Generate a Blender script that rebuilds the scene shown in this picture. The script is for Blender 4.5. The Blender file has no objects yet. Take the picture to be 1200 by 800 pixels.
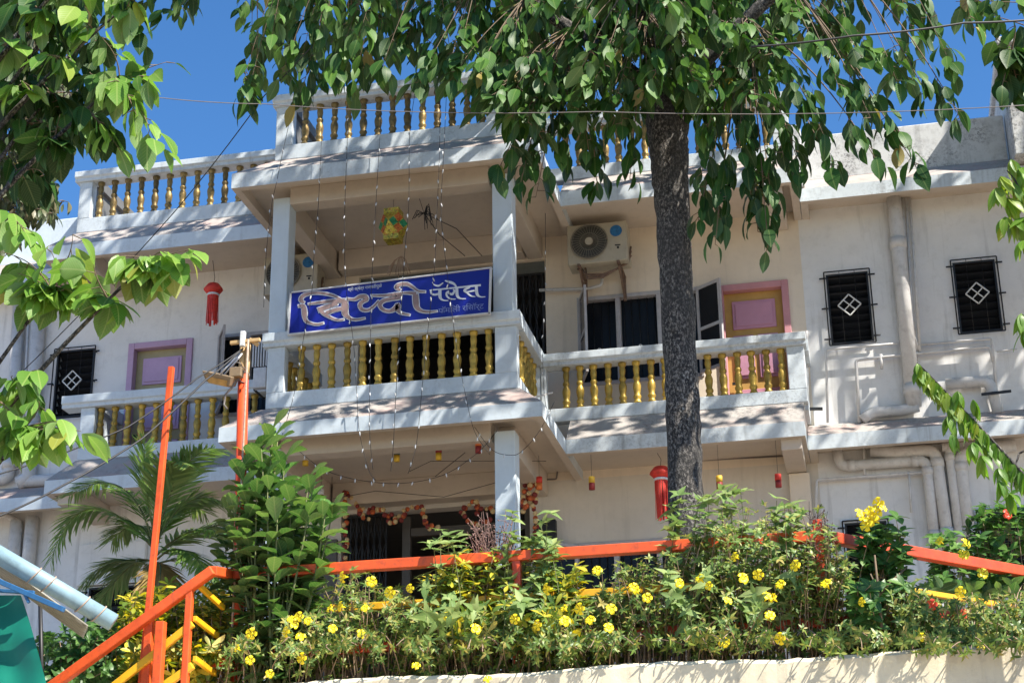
import bpy, bmesh, math, random
import numpy as np
from mathutils import Vector, Matrix

# ------------------------------------------------------------------ camera, sky, sun, exposure
S = bpy.context.scene
COL = S.collection
CR = Vector((0.9770814, 0.2124668, -0.0130274))      # camera right
CU = Vector((0.0884504, -0.3495712, 0.9327253))      # camera up
CF = Vector((-0.1936191, 0.9125009, 0.3603523))      # camera forward
CP = Vector((0.0, 0.0, 1.6))
cam_d = bpy.data.cameras.new('camera')
cam_d.sensor_width = 36.0
cam_d.lens = 60.0
cam_d.clip_start = 0.1
cam_d.clip_end = 2000
cam = bpy.data.objects.new('camera', cam_d)
COL.objects.link(cam)
cam.matrix_world = Matrix(((CR.x, CU.x, -CF.x, CP.x), (CR.y, CU.y, -CF.y, CP.y), (CR.z, CU.z, -CF.z, CP.z), (0, 0, 0, 1)))
S.camera = cam

SUN = Vector((0.75, -0.36, 1.0)).normalized()          # towards the sun: high, right, slightly in front of the facade
world = bpy.data.worlds.new('World')
S.world = world
world.use_nodes = True
wn = world.node_tree.nodes
wl = world.node_tree.links
sky = wn.new('ShaderNodeTexSky')
sky.sky_type = 'NISHITA'
sky.sun_disc = False
sky.sun_elevation = math.asin(SUN.z)
sky.sun_rotation = math.atan2(SUN.x, SUN.y)
sky.altitude = 200
sky.air_density = 0.8
sky.dust_density = 0.0
sky.ozone_density = 3.5
bg = wn['Background']
bg.inputs['Strength'].default_value = 0.12
hsv = wn.new('ShaderNodeHueSaturation')
hsv.inputs['Saturation'].default_value = 1.2
hsv.inputs['Value'].default_value = 0.9
hsv.inputs['Hue'].default_value = 0.5
wl.new(sky.outputs[0], hsv.inputs['Color'])
wl.new(hsv.outputs[0], bg.inputs['Color'])
sun_d = bpy.data.lights.new('sun', 'SUN')
sun_d.energy = 5.0
sun_d.angle = math.radians(0.5)
sun_d.color = (1.0, 0.94, 0.84)
sun_o = bpy.data.objects.new('sun', sun_d)
COL.objects.link(sun_o)
sun_o.rotation_euler = SUN.to_track_quat('Z', 'Y').to_euler()
sun_o.location = (20, -10, 40)
S.view_settings.view_transform = 'Standard'
S.view_settings.look = 'None'
S.view_settings.exposure = 1.15
S.view_settings.gamma = 1.0
S.view_settings.use_curve_mapping = False

# ------------------------------------------------------------------ helpers
def ray(px, py):
    return CR * ((px - 600) / 2000) - CU * ((py - 400) / 2000) + CF
def at(px, py, Y):
    "point of the upright plane at depth Y seen at photo pixel px, py"
    d = ray(px, py)
    return CP + d * (Y / d.y)
def atz(px, py, Z):
    d = ray(px, py)
    return CP + d * ((Z - CP.z) / d.z)
def pjx(P):
    v = Vector(P) - CP
    return 600 + 2000 * v.dot(CR) / v.dot(CF), 400 - 2000 * v.dot(CU) / v.dot(CF)
PI = math.pi
LOC = {}

def thing(name, label, cat, loc, group=None, kind=None):
    o = bpy.data.objects.new(name, None)
    o.empty_display_size = 0.1
    COL.objects.link(o)
    o.location = loc
    LOC[o] = Vector(loc)
    o['label'] = label
    o['category'] = cat
    if group: o['group'] = group
    if kind: o['kind'] = kind
    return o
def tag(o, label, cat, group=None, kind=None):
    o['label'] = label
    o['category'] = cat
    if group: o['group'] = group
    if kind: o['kind'] = kind
    return o

class MB:
    "collects shapes and links them as one mesh object"
    def __init__(s):
        s.v = []; s.f = []; s.m = []; s.sm = []
    def add(s, vs, fs, mi=0, smooth=False):
        b = len(s.v)
        s.v += [tuple(v) for v in vs]
        s.f += [tuple(i + b for i in f) for f in fs]
        s.m += [mi] * len(fs)
        s.sm += [smooth] * len(fs)
    def box(s, x0, x1, y0, y1, z0, z1, mi=0):
        s.add([(x0, y0, z0), (x1, y0, z0), (x1, y1, z0), (x0, y1, z0), (x0, y0, z1), (x1, y0, z1), (x1, y1, z1), (x0, y1, z1)],
              [(0, 3, 2, 1), (4, 5, 6, 7), (0, 1, 5, 4), (1, 2, 6, 5), (2, 3, 7, 6), (3, 0, 4, 7)], mi)
    def obox(s, c, ax, ay, az, mi=0):
        "box with half axes"
        c, ax, ay, az = Vector(c), Vector(ax), Vector(ay), Vector(az)
        vs = [c - ax - ay - az, c + ax - ay - az, c + ax + ay - az, c - ax + ay - az, c - ax - ay + az, c + ax - ay + az, c + ax + ay + az, c - ax + ay + az]
        s.add(vs, [(0, 3, 2, 1), (4, 5, 6, 7), (0, 1, 5, 4), (1, 2, 6, 5), (2, 3, 7, 6), (3, 0, 4, 7)], mi)
    def bar(s, a, b, w, h, up=(0, 0, 1), mi=0):
        a, b = Vector(a), Vector(b)
        d = (b - a); L = d.length
        if L < 1e-6: return
        d /= L
        sd = d.cross(Vector(up))
        if sd.length < 1e-3: sd = d.cross(Vector((0, 1, 0)))
        sd.normalize()
        u = sd.cross(d)
        s.obox((a + b) / 2, d * (L / 2), sd * (w / 2), u * (h / 2), mi)
    def prism(s, prof, x0, x1, mi=0):
        "profile of (y, z) extruded along x"
        n = len(prof)
        vs = [(x0, y, z) for y, z in prof] + [(x1, y, z) for y, z in prof]
        fs = [tuple(range(n - 1, -1, -1)), tuple(range(n, 2 * n))] + [(i, (i + 1) % n, n + (i + 1) % n, n + i) for i in range(n)]
        s.add(vs, fs, mi)
    def tube(s, pts, r, n=6, mi=0, smooth=True, cap=True):
        pts = [Vector(p) for p in pts]
        if not hasattr(r, '__len__'): r = [r] * len(pts)
        b = len(s.v)
        prev = None
        vs = []
        for i, p in enumerate(pts):
            d = (pts[min(i + 1, len(pts) - 1)] - pts[max(i - 1, 0)])
            d = d.normalized() if d.length > 1e-7 else Vector((0, 0, 1))
            if prev is None:
                a = d.orthogonal().normalized()
            else:
                a = prev - d * prev.dot(d)
                a = a.normalized() if a.length > 1e-5 else d.orthogonal().normalized()
            prev = a
            c = d.cross(a)
            for k in range(n):
                t = 2 * PI * k / n
                vs.append(p + (a * math.cos(t) + c * math.sin(t)) * r[i])
        fs = []
        for i in range(len(pts) - 1):
            for k in range(n):
                fs.append((i * n + k, i * n + (k + 1) % n, (i + 1) * n + (k + 1) % n, (i + 1) * n + k))
        if cap:
            fs.append(tuple(range(n - 1, -1, -1)))
            fs.append(tuple((len(pts) - 1) * n + k for k in range(n)))
        s.add(vs, fs, mi, smooth)
    def lathe(s, prof, c=(0, 0, 0), n=12, mi=0, smooth=True):
        "profile of (r, z) turned about the upright axis through c"
        vs = []; fs = []
        for r, z in prof:
            for k in range(n):
                t = 2 * PI * k / n
                vs.append((c[0] + r * math.cos(t), c[1] + r * math.sin(t), c[2] + z))
        for i in range(len(prof) - 1):
            for k in range(n):
                fs.append((i * n + k, i * n + (k + 1) % n, (i + 1) * n + (k + 1) % n, (i + 1) * n + k))
        fs.append(tuple(range(n - 1, -1, -1)))
        fs.append(tuple((len(prof) - 1) * n + k for k in range(n)))
        s.add(vs, fs, mi, smooth)
    def ball(s, c, r, n=8, m=5, mi=0, sz=1.0):
        s.lathe([(max(r * math.sin(PI * i / m), 0.0005), -r * sz * math.cos(PI * i / m)) for i in range(m + 1)], c, n, mi)
    def build(s, name, mats, parent=None, off=None, bevel=0.0):
        me = bpy.data.meshes.new(name)
        o3 = Vector((0, 0, 0))
        if parent is not None: o3 = LOC[parent]
        if off is not None: o3 = Vector(off)
        me.from_pydata([(v[0] - o3.x, v[1] - o3.y, v[2] - o3.z) for v in s.v], [], s.f)
        if not isinstance(mats, (list, tuple)): mats = [mats]
        for m in mats: me.materials.append(m)
        me.polygons.foreach_set('material_index', s.m)
        me.polygons.foreach_set('use_smooth', s.sm)
        me.update()
        o = bpy.data.objects.new(name, me)
        COL.objects.link(o)
        if parent is not None:
            o.parent = parent
            LOC[o] = LOC[parent]
        else:
            o.location = o3
            LOC[o] = o3
        if bevel:
            b = o.modifiers.new('bevel', 'BEVEL')
            b.width = bevel; b.segments = 2; b.limit_method = 'ANGLE'; b.angle_limit = math.radians(40)
        return o

def link_copy(src, parent, loc, label=None):
    c = src.copy()
    COL.objects.link(c)
    c.parent = parent
    c.location = Vector(loc) - LOC[parent]
    LOC[c] = Vector(loc)
    return c
def copy_thing(root, loc, label):
    r = root.copy()
    COL.objects.link(r)
    r.location = loc
    LOC[r] = Vector(loc)
    r['label'] = label
    for ch in list(root.children):
        c = ch.copy(); COL.objects.link(c); c.parent = r; LOC[c] = Vector(loc)
        for g in list(ch.children):
            d = g.copy(); COL.objects.link(d); d.parent = c; LOC[d] = Vector(loc)
    return r

# ------------------------------------------------------------------ materials
def new_mat(name):
    m = bpy.data.materials.new(name)
    m.use_nodes = True
    return m, m.node_tree.nodes, m.node_tree.links, m.node_tree.nodes['Principled BSDF']
def noise(n, l, vec, scale, detail=5, rough=0.6, sc=(1, 1, 1)):
    mp = n.new('ShaderNodeMapping'); mp.inputs['Scale'].default_value = sc
    l.new(vec, mp.inputs['Vector'])
    t = n.new('ShaderNodeTexNoise')
    t.inputs['Scale'].default_value = scale; t.inputs['Detail'].default_value = detail; t.inputs['Roughness'].default_value = rough
    l.new(mp.outputs[0], t.inputs['Vector'])
    return t.outputs['Fac']
def ramp(n, l, fac, stops):
    r = n.new('ShaderNodeValToRGB')
    e = r.color_ramp.elements
    while len(e) < len(stops): e.new(0.5)
    for el, (p, c) in zip(e, stops):
        el.position = p
        el.color = (c, c, c, 1) if not hasattr(c, '__len__') else (*c, 1)
    l.new(fac, r.inputs['Fac'])
    return r.outputs['Color']
def mixc(n, l, fac, a, b):
    m = n.new('ShaderNodeMix'); m.data_type = 'RGBA'
    if isinstance(fac, float): m.inputs[0].default_value = fac
    else: l.new(fac, m.inputs[0])
    for i, c in ((6, a), (7, b)):
        if hasattr(c, 'is_linked'): l.new(c, m.inputs[i])
        else: m.inputs[i].default_value = (*c, 1)
    return m.outputs[2]
def bump(n, l, bs, h, strength=0.3, dist=0.01):
    b = n.new('ShaderNodeBump'); b.inputs['Strength'].default_value = strength; b.inputs['Distance'].default_value = dist
    l.new(h, b.inputs['Height']); l.new(b.outputs[0], bs.inputs['Normal'])

def mat_paint(name, base, stain=(0.12, 0.11, 0.09), amt=0.35, drip=0.3, rough=0.75, patch=None, mold=0.0, bstr=0.25):
    "painted plaster with grime, drips and mould that have shapes of their own"
    m, n, l, bs = new_mat(name)
    vec = n.new('ShaderNodeNewGeometry').outputs['Position']
    big = noise(n, l, vec, 1.3, 6, 0.65)
    fine = noise(n, l, vec, 9, 6, 0.7)
    dr = noise(n, l, vec, 1.0, 4, 0.6, (9, 9, 0.7))
    c = mixc(n, l, ramp(n, l, big, [(0.35, 0.0), (0.75, 1.0)]), base, tuple(x * 0.86 for x in base))
    if patch:
        c = mixc(n, l, ramp(n, l, noise(n, l, vec, 2.1, 7, 0.7), [(0.48, 0.0), (0.6, 1.0)]), c, patch)
    g = n.new('ShaderNodeMath'); g.operation = 'MULTIPLY'; g.inputs[1].default_value = amt
    l.new(ramp(n, l, fine, [(0.5, 0.0), (0.85, 1.0)]), g.inputs[0])
    c = mixc(n, l, g.outputs[0], c, stain)
    g2 = n.new('ShaderNodeMath'); g2.operation = 'MULTIPLY'; g2.inputs[1].default_value = drip
    l.new(ramp(n, l, dr, [(0.56, 0.0), (0.8, 1.0)]), g2.inputs[0])
    c = mixc(n, l, g2.outputs[0], c, stain)
    if mold:
        a = noise(n, l, vec, 28, 4, 0.8)
        bmk = noise(n, l, vec, 1.7, 4, 0.6)
        mm = n.new('ShaderNodeMath'); mm.operation = 'MULTIPLY'
        l.new(ramp(n, l, a, [(0.5, 0.0), (0.58, 1.0)]), mm.inputs[0]); l.new(ramp(n, l, bmk, [(0.45, 0.0), (0.68, mold)]), mm.inputs[1])
        c = mixc(n, l, mm.outputs[0], c, (0.035, 0.035, 0.032))
    l.new(c, bs.inputs['Base Color'])
    bs.inputs['Roughness'].default_value = rough
    bump(n, l, bs, fine, bstr, 0.01)
    return m
def mat_plain(name, col, rough=0.5, metal=0.0, var=0.12, scale=12, bstr=0.0, spec=None, dirt=0.0):
    m, n, l, bs = new_mat(name)
    vec = n.new('ShaderNodeTexCoord').outputs['Object']
    f = noise(n, l, vec, scale, 5, 0.65)
    c = mixc(n, l, ramp(n, l, f, [(0.3, 0.0), (0.7, 1.0)]), tuple(x * (1 - var) for x in col), tuple(min(1, x * (1 + var)) for x in col))
    if dirt:
        g = n.new('ShaderNodeMath'); g.operation = 'MULTIPLY'; g.inputs[1].default_value = dirt
        l.new(ramp(n, l, noise(n, l, vec, scale * 2.3, 5, 0.7), [(0.52, 0.0), (0.72, 1.0)]), g.inputs[0])
        c = mixc(n, l, g.outputs[0], c, (0.06, 0.045, 0.035))
    l.new(c, bs.inputs['Base Color'])
    bs.inputs['Roughness'].default_value = rough
    bs.inputs['Metallic'].default_value = metal
    if spec is not None: bs.inputs['Specular IOR Level'].default_value = spec
    if bstr: bump(n, l, bs, f, bstr, 0.006)
    return m

def vary_by_object(m, lo=0.6, hi=1.1):
    n, l = m.node_tree.nodes, m.node_tree.links
    bs = n['Principled BSDF']; src = bs.inputs['Base Color'].links[0].from_socket
    oi = n.new('ShaderNodeObjectInfo'); mr = n.new('ShaderNodeMapRange'); mr.inputs['To Min'].default_value = lo; mr.inputs['To Max'].default_value = hi
    l.new(oi.outputs['Random'], mr.inputs['Value'])
    hs = n.new('ShaderNodeHueSaturation'); l.new(mr.outputs[0], hs.inputs['Value']); l.new(src, hs.inputs['Color']); l.new(hs.outputs[0], bs.inputs['Base Color'])
def mat_foil(name, cols):
    m, n, l, bs = new_mat(name)
    vec = n.new('ShaderNodeTexCoord').outputs['Object']
    v = n.new('ShaderNodeTexVoronoi'); v.inputs['Scale'].default_value = 55; l.new(vec, v.inputs['Vector'])
    sp = n.new('ShaderNodeSeparateColor'); l.new(v.outputs['Color'], sp.inputs[0])
    c = ramp(n, l, sp.outputs[0], [(i / max(1, len(cols) - 1), q) for i, q in enumerate(cols)])
    l.new(c, bs.inputs['Base Color']); bs.inputs['Metallic'].default_value = 0.3; bs.inputs['Roughness'].default_value = 0.35
    bump(n, l, bs, v.outputs['Distance'], 0.5, 0.01)
    return m
def mat_leaf(name, stops, vein=0.22, rough=0.38, trans=0.28, under=0.8, nv=22.0, spec=0.3):
    m, n, l, bs = new_mat(name)
    at_ = n.new('ShaderNodeAttribute'); at_.attribute_name = 'rnd'
    c = ramp(n, l, at_.outputs['Fac'], stops)
    uv = n.new('ShaderNodeUVMap'); uv.uv_map = 'uv'
    sp = n.new('ShaderNodeSeparateXYZ'); l.new(uv.outputs[0], sp.inputs[0])
    def mth(op, a, b=None):
        k = n.new('ShaderNodeMath'); k.operation = op
        for i, q in enumerate((a, b)):
            if q is None: continue
            if hasattr(q, 'is_linked'): l.new(q, k.inputs[i])
            else: k.inputs[i].default_value = q
        return k.outputs[0]
    du = mth('ABSOLUTE', mth('SUBTRACT', sp.outputs[0], 0.5))
    mid = mth('LESS_THAN', du, 0.035)
    sv = mth('SINE', mth('MULTIPLY', mth('SUBTRACT', sp.outputs[1], mth('MULTIPLY', du, 0.55)), nv * PI))
    sv = ramp(n, l, sv, [(0.82, 0.0), (0.98, 0.6)])
    vf = mth('MULTIPLY', mth('MAXIMUM', mid, sv), vein)
    c = mixc(n, l, vf, c, (0.42, 0.48, 0.16))
    geo = n.new('ShaderNodeNewGeometry')
    mo = n.new('ShaderNodeMix'); mo.data_type = 'RGBA'
    l.new(mth('MULTIPLY', geo.outputs['Backfacing'], under), mo.inputs[0])
    hs = n.new('ShaderNodeHueSaturation'); hs.inputs['Saturation'].default_value = 0.72; hs.inputs['Value'].default_value = 1.12
    l.new(c, hs.inputs['Color'])
    l.new(c, mo.inputs[6]); l.new(hs.outputs[0], mo.inputs[7])
    l.new(mo.outputs[2], bs.inputs['Base Color'])
    bs.inputs['Roughness'].default_value = rough
    bs.inputs['Specular IOR Level'].default_value = spec
    tr = n.new('ShaderNodeBsdfTranslucent')
    h2 = n.new('ShaderNodeHueSaturation'); h2.inputs['Saturation'].default_value = 1.1; h2.inputs['Value'].default_value = 1.9
    l.new(c, h2.inputs['Color']); l.new(h2.outputs[0], tr.inputs['Color'])
    mx = n.new('ShaderNodeMixShader'); mx.inputs[0].default_value = trans
    l.new(bs.outputs[0], mx.inputs[1]); l.new(tr.outputs[0], mx.inputs[2])
    l.new(mx.outputs[0], n['Material Output'].inputs['Surface'])
    bump(n, l, bs, sv, 0.25, 0.004)
    return m

M = {}
M['trim'] = mat_paint('white_trim_paint', (0.62, 0.70, 0.765), amt=0.2, drip=0.28, mold=0.14)
M['trim_old'] = mat_paint('weathered_trim_paint', (0.60, 0.66, 0.70), amt=0.42, drip=0.6, mold=0.3)
M['slope'] = mat_paint('stained_eave_slope', (0.40, 0.37, 0.345), (0.13, 0.115, 0.10), 0.5, 0.15, patch=(0.43, 0.33, 0.30), mold=0.5)
M['wall_cream'] = mat_paint('cream_wall_paint', (0.77, 0.665, 0.535), amt=0.14, drip=0.2)
M['wall_white'] = mat_paint('white_wall_paint', (0.76, 0.755, 0.745), amt=0.2, drip=0.4)
M['wall_grey'] = mat_paint('greyish_cream_paint', (0.66, 0.61, 0.54), amt=0.14, drip=0.2)
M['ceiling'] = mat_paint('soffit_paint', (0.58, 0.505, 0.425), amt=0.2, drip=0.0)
M['parapet_old'] = mat_paint('weathered_parapet_paint', (0.62, 0.63, 0.63), (0.10, 0.10, 0.10), 0.6, 0.5, patch=(0.52, 0.52, 0.52), mold=0.8)
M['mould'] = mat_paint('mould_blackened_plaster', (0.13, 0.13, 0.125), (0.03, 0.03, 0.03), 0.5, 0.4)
M['column'] = mat_paint('column_paint', (0.62, 0.71, 0.78), amt=0.1, drip=0.12)
M['gold'] = mat_plain('gold_baluster_paint', (0.54, 0.36, 0.065), 0.42, 0.35, 0.25, 9, dirt=0.55)
M['gold_old'] = mat_plain('worn_gold_paint', (0.34, 0.23, 0.08), 0.5, 0.45, 0.3, 14, dirt=0.9)
M['dark'] = mat_plain('dark_interior', (0.012, 0.013, 0.015), 0.6)
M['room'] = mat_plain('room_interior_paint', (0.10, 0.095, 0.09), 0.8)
M['glass'] = mat_plain('dark_window_glass', (0.014, 0.016, 0.02), 0.2, 0, 0.2, 2, spec=0.18)
M['iron'] = mat_plain('black_iron', (0.018, 0.018, 0.02), 0.5, 0.2)
M['diamond'] = mat_plain('white_iron_paint', (0.62, 0.62, 0.6), 0.6)
M['greyframe'] = mat_plain('grey_window_frame', (0.42, 0.40, 0.41), 0.5, dirt=0.2)
M['pink'] = mat_plain('pink_door_paint', (0.56, 0.26, 0.28), 0.5, var=0.1, scale=4)
M['pink_panel'] = mat_plain('pink_panel_paint', (0.55, 0.27, 0.36), 0.5, var=0.08, scale=4)
M['lilac'] = mat_plain('lilac_door_paint', (0.50, 0.33, 0.50), 0.5, var=0.08, scale=4)
M['lilac_frame'] = mat_plain('lilac_frame_paint', (0.47, 0.31, 0.45), 0.5, var=0.1, scale=4)
M['mustard'] = mat_plain('mustard_door_paint', (0.50, 0.30, 0.08), 0.5, var=0.12, scale=5)
M['olive'] = mat_plain('faded_mustard_paint', (0.36, 0.31, 0.17), 0.55, var=0.12, scale=5)
M['pipe'] = mat_plain('painted_drainpipe', (0.58, 0.57, 0.56), 0.5, var=0.1, scale=6, dirt=0.25)
M['ac'] = mat_plain('ac_casing_paint', (0.40, 0.36, 0.28), 0.5, var=0.08, scale=6, dirt=0.2)
M['ac_guard'] = mat_plain('ac_fan_guard', (0.20, 0.18, 0.14), 0.5)
M['ac_dark'] = mat_plain('ac_fan_dark', (0.05, 0.05, 0.045), 0.5)
M['blue_label'] = mat_plain('blue_sticker', (0.02, 0.13, 0.32), 0.4, var=0.4, scale=30)
M['rust'] = mat_plain('rusty_bracket', (0.16, 0.10, 0.07), 0.8, var=0.4, scale=25)
M['sign_blue'] = mat_plain('sign_blue_vinyl', (0.012, 0.02, 0.27), 0.28, var=0.08, scale=2)
M['sign_white'] = mat_plain('sign_white_vinyl', (0.66, 0.70, 0.78), 0.4, var=0.05)
M['sign_taupe'] = mat_plain('sign_taupe_vinyl', (0.30, 0.21, 0.20), 0.4, var=0.1)
M['sign_pale'] = mat_plain('sign_pale_blue_vinyl', (0.20, 0.25, 0.55), 0.4, var=0.1)
M['frame_white'] = mat_plain('sign_frame_aluminium', (0.62, 0.63, 0.65), 0.4)
vary_by_object(M['gold'], .6, 1.1); vary_by_object(M['gold_old'], .45, 1.0)
M['orange'] = mat_plain('orange_rail_paint', (0.74, 0.10, 0.02), 0.48, var=0.22, scale=7, dirt=0.4, bstr=0.1)
M['orange_old_shaded'] = mat_plain('weathered_shaded_orange_paint', (0.66, 0.075, 0.02), 0.45, var=0.25, scale=9, dirt=0.5, bstr=0.1)
M['yellow'] = mat_plain('yellow_rail_paint', (0.80, 0.42, 0.015), 0.4, var=0.15, scale=5, dirt=0.25)
M['wood'] = mat_plain('bare_pole_wood', (0.50, 0.33, 0.15), 0.7, var=0.3, scale=6, bstr=0.3)
M['lampshell'] = mat_plain('lamp_casing', (0.24, 0.17, 0.10), 0.5, dirt=0.3)
M['lamplens'] = mat_plain('amber_lamp_lens', (0.45, 0.26, 0.08), 0.3, var=0.3, scale=20)
M['wire'] = mat_plain('black_cable', (0.02, 0.02, 0.022), 0.6)
M['wire_grey'] = mat_plain('grey_wire', (0.16, 0.14, 0.13), 0.6)
M['rope'] = mat_plain('frayed_rope', (0.40, 0.29, 0.22), 0.9, var=0.3, scale=40)
M['bulb'] = mat_plain('clear_white_bulb', (0.62, 0.64, 0.66), 0.25, var=0.05)
M['red_paper'] = mat_plain('red_lantern_paper', (0.60, 0.035, 0.02), 0.6, var=0.3, scale=20)
M['red_dark'] = mat_plain('maroon_lantern_paper', (0.26, 0.02, 0.02), 0.6, var=0.3, scale=20)
M['yellow_paper'] = mat_plain('yellow_lantern_paper', (0.62, 0.38, 0.03), 0.6, var=0.2, scale=20)
M['teal_paper'] = mat_plain('teal_lantern_paper', (0.02, 0.14, 0.17), 0.6, var=0.2, scale=20)
M['orange_paper'] = mat_plain('orange_lantern_paper', (0.65, 0.16, 0.03), 0.6, var=0.2, scale=20)
M['gold_foil'] = mat_foil('gold_lantern_foil', [(0.10, 0.10, 0.02), (0.42, 0.36, 0.04), (0.55, 0.50, 0.06), (0.40, 0.16, 0.03), (0.60, 0.58, 0.14)])
M['orange_foil'] = mat_foil('orange_lantern_foil', [(0.30, 0.05, 0.02), (0.62, 0.13, 0.03), (0.55, 0.22, 0.04)])
M['green_foil'] = mat_foil('green_lantern_foil', [(0.01, 0.12, 0.05), (0.03, 0.30, 0.12), (0.04, 0.24, 0.10)])
M['marigold_o'] = mat_plain('orange_marigold', (0.45, 0.10, 0.03), 0.8, var=0.5, scale=30)
M['marigold_y'] = mat_plain('cream_marigold', (0.55, 0.40, 0.20), 0.8, var=0.4, scale=30)
M['marigold_r'] = mat_plain('maroon_marigold', (0.20, 0.03, 0.025), 0.8, var=0.4, scale=30)
M['planter'] = mat_paint('cream_planter_plaster', (0.78, 0.69, 0.50), (0.18, 0.14, 0.09), 0.45, 0.35, 0.85, patch=(0.68, 0.60, 0.44), bstr=0.5)
M['soil'] = mat_plain('dry_soil', (0.09, 0.06, 0.04), 0.95, var=0.4, scale=10, bstr=0.6)
M['terrace'] = mat_plain('terrace_paving', (0.36, 0.28, 0.20), 0.9, var=0.2, scale=3)
M['road'] = mat_plain('dusty_ground', (0.30, 0.24, 0.17), 0.9, var=0.25, scale=0.7)
M['bark'] = None
M['twig'] = mat_plain('brown_twig', (0.15, 0.105, 0.065), 0.85, var=0.35, scale=20)
M['hedge_twig'] = mat_plain('light_brown_twig', (0.29, 0.20, 0.13), 0.85, var=0.4, scale=20)
M['drytwig'] = mat_plain('dry_purple_twig', (0.22, 0.13, 0.11), 0.9, var=0.35, scale=20)
M['greentwig'] = mat_plain('green_stem', (0.13, 0.14, 0.05), 0.7, var=0.3, scale=20)
M['bluepipe'] = mat_plain('pale_blue_gutter_paint', (0.23, 0.35, 0.41), 0.45, var=0.15, scale=6, dirt=0.25)
M['bluesteel'] = mat_plain('blue_steel_paint', (0.03, 0.13, 0.30), 0.45, var=0.2, scale=8, dirt=0.3)
M['corr'] = mat_plain('corrugated_sheet', (0.28, 0.27, 0.235), 0.55, var=0.15, scale=5, dirt=0.2)
M['tarp'] = mat_plain('green_tarpaulin', (0.006, 0.17, 0.115), 0.5, var=0.15, scale=3, bstr=0.3)
M['flower'] = mat_plain('yellow_petal', (0.88, 0.68, 0.008), 0.5, var=0.1, scale=20)
M['flower_red'] = mat_plain('red_petal', (0.72, 0.06, 0.02), 0.5, var=0.1, scale=20)

def mat_bark():
    m, n, l, bs = new_mat('speckled_grey_bark')
    vec = n.new('ShaderNodeTexCoord').outputs['Object']
    f = noise(n, l, vec, 55, 6, 0.78, (1, 1, 0.6))
    b = noise(n, l, vec, 5, 4, 0.6, (1, 1, 0.45))
    c = ramp(n, l, f, [(0.42, (0.012, 0.011, 0.011)), (0.49, (0.040, 0.036, 0.034)), (0.55, (0.19, 0.17, 0.15)), (0.66, (0.46, 0.42, 0.37))])
    c = mixc(n, l, ramp(n, l, b, [(0.38, 0.7), (0.6, 0.0)]), c, (0.05, 0.046, 0.042))
    l.new(c, bs.inputs['Base Color'])
    bs.inputs['Roughness'].default_value = 0.92
    bump(n, l, bs, f, 0.9, 0.03)
    return m
M['bark'] = mat_bark()

# leaf colours: each runs dark to light, and tone puts some sun and shade into them
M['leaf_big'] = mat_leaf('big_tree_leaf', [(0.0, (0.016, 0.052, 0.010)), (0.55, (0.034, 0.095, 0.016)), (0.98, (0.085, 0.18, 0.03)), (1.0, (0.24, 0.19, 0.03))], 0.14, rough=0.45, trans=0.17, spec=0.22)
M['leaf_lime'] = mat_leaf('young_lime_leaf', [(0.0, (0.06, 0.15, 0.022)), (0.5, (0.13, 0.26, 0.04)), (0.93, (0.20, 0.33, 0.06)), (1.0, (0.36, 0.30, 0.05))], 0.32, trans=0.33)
M['leaf_dense'] = mat_leaf('dull_dark_leaf', [(0.0, (0.035, 0.06, 0.02)), (0.6, (0.065, 0.085, 0.035)), (1.0, (0.16, 0.14, 0.08))], 0.12, trans=0.15)
M['leaf_jack'] = mat_leaf('glossy_obovate_leaf', [(0.0, (0.035, 0.10, 0.022)), (0.6, (0.085, 0.19, 0.04)), (1.0, (0.17, 0.28, 0.065))], 0.25, rough=0.3, trans=0.2, nv=14)
M['leaf_hedge'] = mat_leaf('narrow_hedge_leaf', [(0.0, (0.06, 0.12, 0.03)), (0.45, (0.13, 0.21, 0.045)), (0.75, (0.24, 0.29, 0.06)), (1.0, (0.40, 0.32, 0.10))], 0.15, nv=6)
M['leaf_pale'] = mat_leaf('pale_green_leaf', [(0.0, (0.11, 0.19, 0.055)), (0.6, (0.19, 0.28, 0.085)), (1.0, (0.28, 0.35, 0.12))], 0.2, rough=0.55, nv=12)
M['leaf_croton'] = mat_leaf('yellow_croton_leaf', [(0.0, (0.05, 0.11, 0.02)), (0.45, (0.15, 0.22, 0.03)), (0.75, (0.42, 0.38, 0.03)), (1.0, (0.62, 0.49, 0.05))], 0.15, nv=8)
M['leaf_palm'] = mat_leaf('palm_leaflet', [(0.0, (0.08, 0.16, 0.04)), (0.7, (0.17, 0.28, 0.06)), (0.95, (0.28, 0.33, 0.10)), (1.0, (0.30, 0.20, 0.07))], 0.1, rough=0.35, nv=1)
M['leaf_hib'] = mat_leaf('hibiscus_leaf', [(0.0, (0.035, 0.10, 0.025)), (0.6, (0.065, 0.16, 0.035)), (1.0, (0.12, 0.23, 0.05))], 0.2, nv=12)
M['leaf_droop'] = mat_leaf('drooping_yellow_green_leaf', [(0.0, (0.07, 0.17, 0.02)), (0.6, (0.14, 0.26, 0.03)), (1.0, (0.26, 0.30, 0.04))], 0.3, trans=0.38, nv=18)
# ------------------------------------------------------------------ the setting: ground, terrace
g = MB(); g.add([(-300, -200, 0), (300, -200, 0), (300, 11.55, 0), (-300, 11.55, 0)], [(0, 1, 2, 3)])
g.add([(-300, 11.55, 0), (300, 11.55, 0), (300, 11.55, 3.2), (-300, 11.55, 3.2)], [(0, 1, 2, 3)])
g.add([(-300, 11.55, 3.2), (300, 11.55, 3.2), (300, 400, 3.2), (-300, 400, 3.2)], [(0, 1, 2, 3)])
gr = g.build('ground', M['road']); gr['kind'] = 'structure'
g = MB(); g.box(-16, 8, 12.9, 19.6, 3.3, 3.75)
t_ = g.build('terrace_paving', M['terrace']); t_['kind'] = 'structure'

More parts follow.
